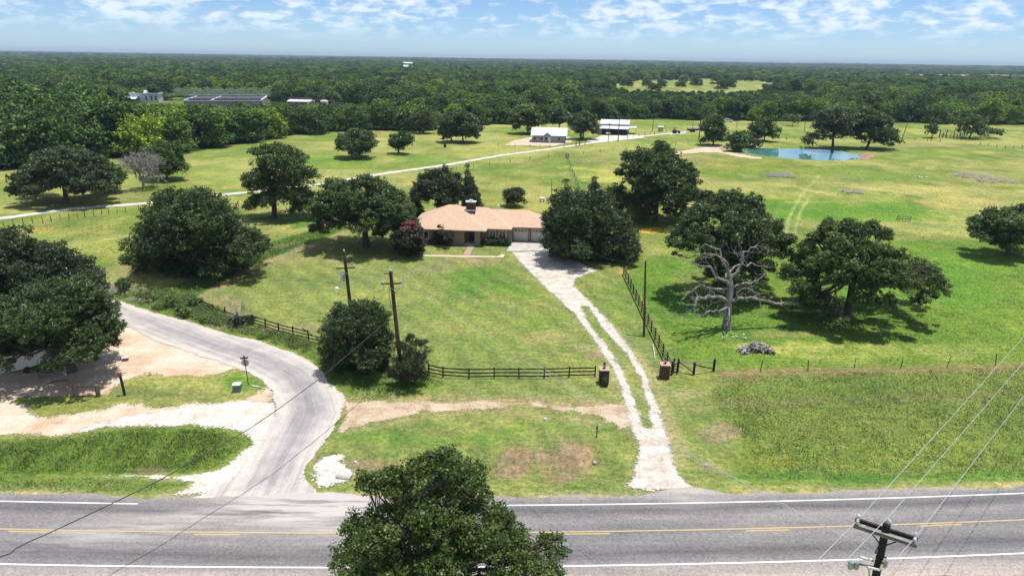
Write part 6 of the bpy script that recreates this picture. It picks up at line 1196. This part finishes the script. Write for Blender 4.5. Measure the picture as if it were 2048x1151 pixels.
# culvert pipes and white rocks
for k, (x, y, dx, dy, lab) in enumerate([(684, 956, 1.4, -.2, 'pale concrete culvert pipe mouth in the white rocks'), (1188, 927, .8, .1, 'small dark culvert mouth on the mown island side of the driveway'), (1412, 932, -.8, .1, 'small dark culvert mouth in the verge right of the driveway')]):
    b = G3(x, y); e = empty('culvert_pipe', b+Vector((0, 0, .12)), 0, lab, 'culvert'); q = Vector((dx, dy, -.05)); s = .2 if k == 0 else .13; q = q*(1 if k == 0 else .35)
    MB().tube([-q*.3, q*.5], [s, s], 14, caps=False).build('pipe', M_conc, e); MB().tube([q*.1, q*.48], [s*.86, s*.86], 14).build('mouth', M_dark, e)  # dark solid plug in the pipe imitates the shade of its hollow
r = np.random.default_rng(500)
def rocks(px, n, spread, smin, smax, lab, grp, seed, mat=M_rock):
    r = np.random.default_rng(seed); c = G(*px)
    for i in range(n):
        x = c[0]+r.normal()*spread[0]; y = c[1]+r.normal()*spread[1]; s = r.uniform(smin, smax); bm = bmesh.new(); bmesh.ops.create_icosphere(bm, subdivisions=1, radius=s)
        for v in bm.verts: v.co *= r.uniform(.7, 1.2); v.co.z *= .65
        me = bpy.data.meshes.new('white_rock'); bm.to_mesh(me); bm.free(); me.materials.append(mat); o = bpy.data.objects.new('white_rock', me); COL.objects.link(o); o.location = (x, y, h1(x, y)+s*.3); o.rotation_euler = (0, 0, r.uniform(0, 6)); tag(o, lab, 'rock', grp)
rocks((660, 948), 70, (1.0, .75), .06, .16, 'white rock of the loose pile around the culvert pipe mouth', 'white rocks at the culvert', 1)
rocks((1460, 672), 9, (1.6, .7), .1, .2, 'white stone lying in the grass at the foot of the dead oak', 'white stones under the dead oak', 2)
rocks((1834, 354), 5, (.9, .5), .25, .45, 'pale stone of the small heap in the far right pasture', 'pale stones in the right pasture', 3)
rocks((1092, 838), 1, (.1, .1), .16, .2, 'single flat white stone on the mown island', None, 4)
rocks((870, 745), 1, (.1, .1), .15, .16, 'single white stone beside the willowy shrub', None, 6)
def stones(name, label, poly, n, s0, s1, seed, mat):
    r = np.random.default_rng(seed); bb = bnd(poly, .4); x = r.uniform(bb[0], bb[1], n); y = r.uniform(bb[2], bb[3], n); k = polyd(poly, x, y)+r.normal(0, .45, n) > 0; x = x[k]; y = y[k]; n = len(x)
    s_ = r.uniform(s0, s1, n)*r.random(n)**1.5+s0*.5; z = hgt(x, y)+.05; B = np.array([(1, 0, 0), (0, 1, 0), (-1, 0, 0), (0, -1, 0), (0, 0, .8)]); V = np.stack([x, y, z], 1)[:, None]+B[None]*s_[:, None, None]*r.uniform(.6, 1.3, (n, 5, 1)); b = np.arange(n)[:, None, None]*5
    Fc = (b+np.array([[0, 1, 4], [1, 2, 4], [2, 3, 4], [3, 0, 4]])[None]).reshape(-1, 3); return tag(np_mesh(name, V.reshape(-1, 3), Fc, mat), label, 'stones', None, 'stuff')
M_pebble = noise_mat('pebbles', (.26, .23, .19), (.62, .59, .54), 2, .95)
stones('loose_gravel', 'loose stones strewn over the white driveway and its edges', DRIVE, 5200, .03, .09, 1, M_pebble)
stones('loose_gravel', 'loose stones strewn over the white gravel apron beside the ditch', WHITE_G, 3500, .03, .09, 2, M_pebble)
stones('loose_gravel', 'loose stones along the dusty bend of the side road', SIDE, 2600, .02, .05, 3, M_pebble)
stones('loose_gravel', 'clods and stones on the worn dirt path', PATH, 2600, .03, .07, 4, noise_mat('clods', (.22, .16, .1), (.5, .4, .3), 2, .95))
# firewood pile: split logs, each its own
wp = G3(1510, 702); r = np.random.default_rng(8); lg0 = None; M_log = noise_mat('split_logs', (.10, .085, .075), (.52, .48, .43), 4, .9, detail=3)
for i in range(190):
    t = r.uniform(-1, 1); hh = max(.08, .85*math.cos(t*1.4)+.1); z = r.uniform(0, 1)**.7*hh; wy = .75*(1-z/1.1)
    if lg0 is None: lg0 = MB().tube([(-.24, 0, 0), (.24, 0, 0)], .085, 5).build('firewood_log', M_log); o = lg0
    else: o = lg0.copy(); COL.objects.link(o)
    o.location = wp+Vector((t*1.75, r.uniform(-wy, wy)-abs(t)**2*.5, z+.08)); o.rotation_euler = (r.uniform(0, 6), r.uniform(-.9, .9), r.uniform(0, 6)); o.scale = (r.uniform(.7, 1.4),)*3; tag(o, 'grey split log in the low firewood heap on the bright grass', 'log', 'logs of the firewood heap')
def brush(label, px, w, n, seed, mat=M_deadwood, h=.5, name='brush_pile'):
    b = G3(*px); r = np.random.default_rng(seed); mb = MB()
    for i in range(n):
        p = np.array([r.normal()*w*.5, r.normal()*w*.3, r.uniform(.02, h)]); branch(mb, r, p, unit(np.array([r.normal(), r.normal(), r.normal()*.25])), r.uniform(.4, .9)*w*.6, .03, 1, .4, 2, 4, .015, 0, .9)
    tag(mb.build(name, mat, None, loc=b, fixn=False), label, 'brush pile')
brush('small grey heap of twigs in the pasture below the wide flat oak', (1762, 667), 1.1, 30, 11)
brush('dead branches lying under the drooping left boughs of the wide flat oak', (1655, 638), 3.2, 40, 12, h=1.2)
brush('small dark branch pile between dead oak and wide flat oak', (1573, 655), 1.0, 14, 13, M_dark, .3)
brush('bleached fallen branches at the foot of the tall meadow oak', (1322, 443), 3.5, 34, 14, h=1.2)
brush('bare grey branches sprawling out of the right side of the cedar bush', (752, 716), 2.4, 60, 15, h=2.2)
brush('brown clippings scattered near the log posts', (300, 748), .7, 14, 16, M_logw, .1)
b = G3(1807, 441); e = empty('hay_ring', b, 0, 'grey green round hay feeder ring lying in the bright pasture', 'hay feeder'); rr = 1.25
for z in (.1, .55, 1.0): MB().tube([(rr*math.cos(a), rr*math.sin(a), z) for a in np.linspace(0, 2*math.pi, 25)], .03, 5, caps=False).build('hoop', M_green, e)
for k in range(14): a = 2*math.pi*k/14; MB().tube([(rr*math.cos(a), rr*math.sin(a), 0), (rr*math.cos(a), rr*math.sin(a), 1.0)], .025, 5).build('bar', M_green, e)
b = G3(890, 295); e = empty('feed_barrel', b, 0, 'lone dark barrel standing in the far green field', 'barrel'); MB().lathe([(.42, 0), (.46, .3), (.46, 1.0), (.42, 1.3)], (0, 0, 0), 14).build('drum', M_dark, e); MB().lathe([(.47, 1.28), (.47, 1.36)], (0, 0, 0), 14).build('lid', M_dark, e)
b = G3(1084, 404); e = empty('garden_tank', b, R(10), 'small white tank on dark legs on the grass behind the house', 'tank'); MB().tube([(-.6, 0, .75), (-.5, 0, .75), (.5, 0, .75), (.6, 0, .75)], [.15, .33, .33, .15], 12).build('vessel', M_whitep, e)
for x in (-.4, .4): MB().box(x-.06, x+.06, -.25, .25, 0, .5).build('leg', M_dark, e)
b = G3(1345, 287); e = empty('dirt_mound', b, 0, 'little brown heap of earth and wood in the field behind the meadow oak', 'mound'); MB().lathe([(1.6, -.05), (1.2, .25), (.6, .45), (.1, .5)], (0, 0, 0), 12).build('earth', M_sand, e, smooth=True); MB().tube([(-.6, 0, .3), (.8, .1, .5)], .12, 6).build('timber', M_logw, e)
# ------------------------------------------------------------ works beyond the left wood
def facility_at(px, py, z): return Vector((*Gz(px, py, z), 0))
fh = empty('pump_house', (xat(272, 418), 412, .3), R(14), 'grey flat roofed works building with arched openings beyond the left wood', 'building')
MB().box(0, 15, 0, 12, 0, 6.4).build('wall', M_pale_conc, fh); MB().box(-.4, 15.4, -.4, 12.4, 6.405, 6.7).build('roof', M_pale_conc, fh)
mb = MB().box(-.4, 15.4, -.4, -.1, 6.705, 7.3).box(-.4, -.1, -.09, 12.4, 6.705, 7.3).box(15.1, 15.4, -.09, 12.4, 6.705, 7.3); mb.build('parapet', M_pale_conc, fh); MB().prism([(3.2, 6.705), (9.4, 6.705), (6.8, 8.6), (6.2, 8.6)], 'x', 6.5, 8).build('roof_stair', M_pale_conc, fh)
for x in (1.2, 4.0, 8.0, 10.8, 13.2): MB().prism([(x, 3.2)]+[(x+.55+.55*math.cos(a), 5+.55*math.sin(a)) for a in np.linspace(0, math.pi, 7)]+[(x+1.1, 3.2)][::-1], 'y', -.06, -.005).build('arch_shade_panel', M_dark, fh)  # flat dark panels on the wall imitate the shade within the arches
ft = empty('treatment_basin', (xat(372, 402)-3, 396, -.8), R(15), 'long dark walled concrete basins with railings beyond the left wood', 'basin')
for k, (x0, x1, y0, y1, z1) in enumerate([(4, 46, 0, 1, 5.2), (4, 46, 14, 15, 5.9), (0, 46, 40, 41, 6.2), (45, 46, 1, 40, 5.7), (18, 19, 1, 40, 5.6), (4, 5, 1, 40, 5.6), (4.9, 45, 26, 27, 5.9)]):
    MB().box(x0, x1-.01, y0, y1-.01, 0, z1).build('basin_wall', M_facility, ft); MB().box(x0-.15, x1+.13, y0-.15, y1+.13, z1+.004*k, z1+.25+.004*k).build('walkway', M_pale_conc, ft)
for yy, zz in ((0, 5.2), (14, 5.9), (40, 6.2)):
    mb = MB(); 
    for x in np.arange(4, 46, 1.5): mb.box(x, x+.08, yy+.1, yy+.18, zz+.25, zz+1.3)
    mb.box(4, 45.8, yy+.1, yy+.18, zz+1.31, zz+1.4).build('railing', M_metal, ft)
MB().box(5.0, 45, 1, 40, 2.6, 2.8).build('basin_water', M_dark, ft)
def open_shed(name, label, x, y, rz, L, D, Hh, mat):
    e = empty(name, (x, y, h1(x, y)), rz, label, 'shed'); MB().prism([(-.2, Hh), (D/2, Hh+.8), (D+.2, Hh), (D+.2, Hh+.12), (D/2, Hh+.95), (-.2, Hh+.12)], 'x', -.3, L+.3).build('roof', mat, e)
    for u in (0, L/2, L-.2):
        for v in (0, D-.2): MB().box(u, u+.2, v, v+.2, -.2, Hh+.05).build('post', M_metal, e)
    MB().box(.3, L-.3, D-.15, D-.05, 0, Hh-.3).build('back_wall', M_greywall, e)
open_shed('open_shed', 'white roofed open shed in the works yard right of the basins', xat(574, 405), 405, R(-4), 13, 9, 4.6, M_steel)
open_shed('open_shed', 'white roofed low building at the left of the works', xat(232, 402), 402, R(14), 10, 9, 4.6, M_steel)
slab([(xat(590, 388), 388), (xat(700, 392), 392), (xat(735, 415), 415), (xat(720, 440), 440), (xat(580, 440), 440)], 'works_yard', M_conc, .1, .1)
for k, (x, y, l, w, h, m, lab, cat) in enumerate([(xat(648, 416), 416, 6, 3.2, 4.8, M_pale_conc, 'pale upright tank beside the works yard shed', 'tank'), (xat(662, 412), 412, 7, 3, 3.6, M_dark, 'long dark container in the works yard', 'container'), (xat(626, 436), 436, 8, 3, 3.6, M_dark, 'dark container behind the works yard shed', 'container'), (xat(575, 438), 438, 14, 4, 4.6, M_rust, 'rust brown stack of materials behind the works yard shed', 'container')]):
    e = empty(('water_tank', 'container', 'container', 'container')[k], (x, y, 0), R(-3), lab, cat)
    if k == 0: MB().lathe([(2.3, 0), (2.3, 4.4), (1.8, 4.8), (.2, 5.1)], (0, 0, 0), 16).build('tank_body', m, e, smooth=False); MB().lathe([(.4, 5.05), (.4, 5.3)], (0, 0, 0), 8).build('hatch', M_metal, e)
    else:
        MB().box(0, l, 0, w, .2, h).build('body', m, e, bevel=.06); MB().box(-.05, l+.05, -.05, w+.05, h+.002, h+.12).build('top_panel', M_dark, e); MB().box(l*.1, l*.14, -.08, -.005, .4, h-.3).box(l*.5, l*.54, -.08, -.005, .4, h-.3).box(l*.86, l*.9, -.08, -.005, .4, h-.3).build('ribs', m, e)
# reeds behind the basins
M_reed = leaf_material('reed_leaves', (.20, .28, .13), (.30, .40, .22), (.46, .54, .38), .1)
r = np.random.default_rng(600); lobes = [(x, r.uniform(-8, 8), 4.2+r.uniform(-.6, .6), 3.4) for x in np.arange(-42, 40, 2.6)]+[(x, -10+r.uniform(-3, 3), 2.6, 2.2) for x in np.arange(-42, 40, 3)]
e = empty('reed_bed', (xat(440, 488), 488, .3), R(14), 'pale green reeds growing behind the walled basins', 'reeds'); tag(foliage('reeds', M_reed, e, r, lobes, .9, .5, dens=.8, low=-.2, asp=.25, up=.3)[0], kind='stuff')
# far buildings
for k, (px, py, w, lab) in enumerate([(815, 129.5, 18, 'far white building on the wooded horizon, centre left'), (812, 138, 9, 'little far white shed below the white horizon building'), (478, 113, 6, 'tiny far pale building near the left horizon')]):
    z0 = 0; x, y = Gz(px, py, 9); s = y/F*1.0; e = empty('far_building', (x, y, h1(x, y)-1+(3 if k else 3)), R(5), lab, 'building'); L = w*s; Hh = 10.5
    MB().prism([(0, 0), (L*.4, 0), (L*.4, Hh), (L*.2, Hh+2.5), (0, Hh)], 'x', -L/2, L/2).build('wall', M_whitep, e); MB().prism([(-.5, Hh), (L*.2, Hh+2.6), (L*.4+.5, Hh), (L*.4+.5, Hh+.5), (L*.2, Hh+3.2), (-.5, Hh+.5)], 'x', -L/2-.5, L/2+.5).build('roof', M_steel, e)
# ------------------------------------------------------------ air
hm = bpy.data.materials.new('haze'); hm.use_nodes = True; t = hm.node_tree; t.nodes.clear(); o_ = nd(t, 'ShaderNodeOutputMaterial'); v_ = nd(t, 'ShaderNodeVolumePrincipled'); v_.inputs['Color'].default_value = (.62, .78, 1, 1); v_.inputs['Density'].default_value = 9e-5; v_.inputs['Anisotropy'].default_value = 0.0; lk(t, v_, 0, o_, 'Volume')
hz = MB().box(-16500, 16500, -400, 17500, -30, 75).build('haze', hm); tag(hz, 'faint blue summer haze over the distant wood', 'haze', None, 'stuff')
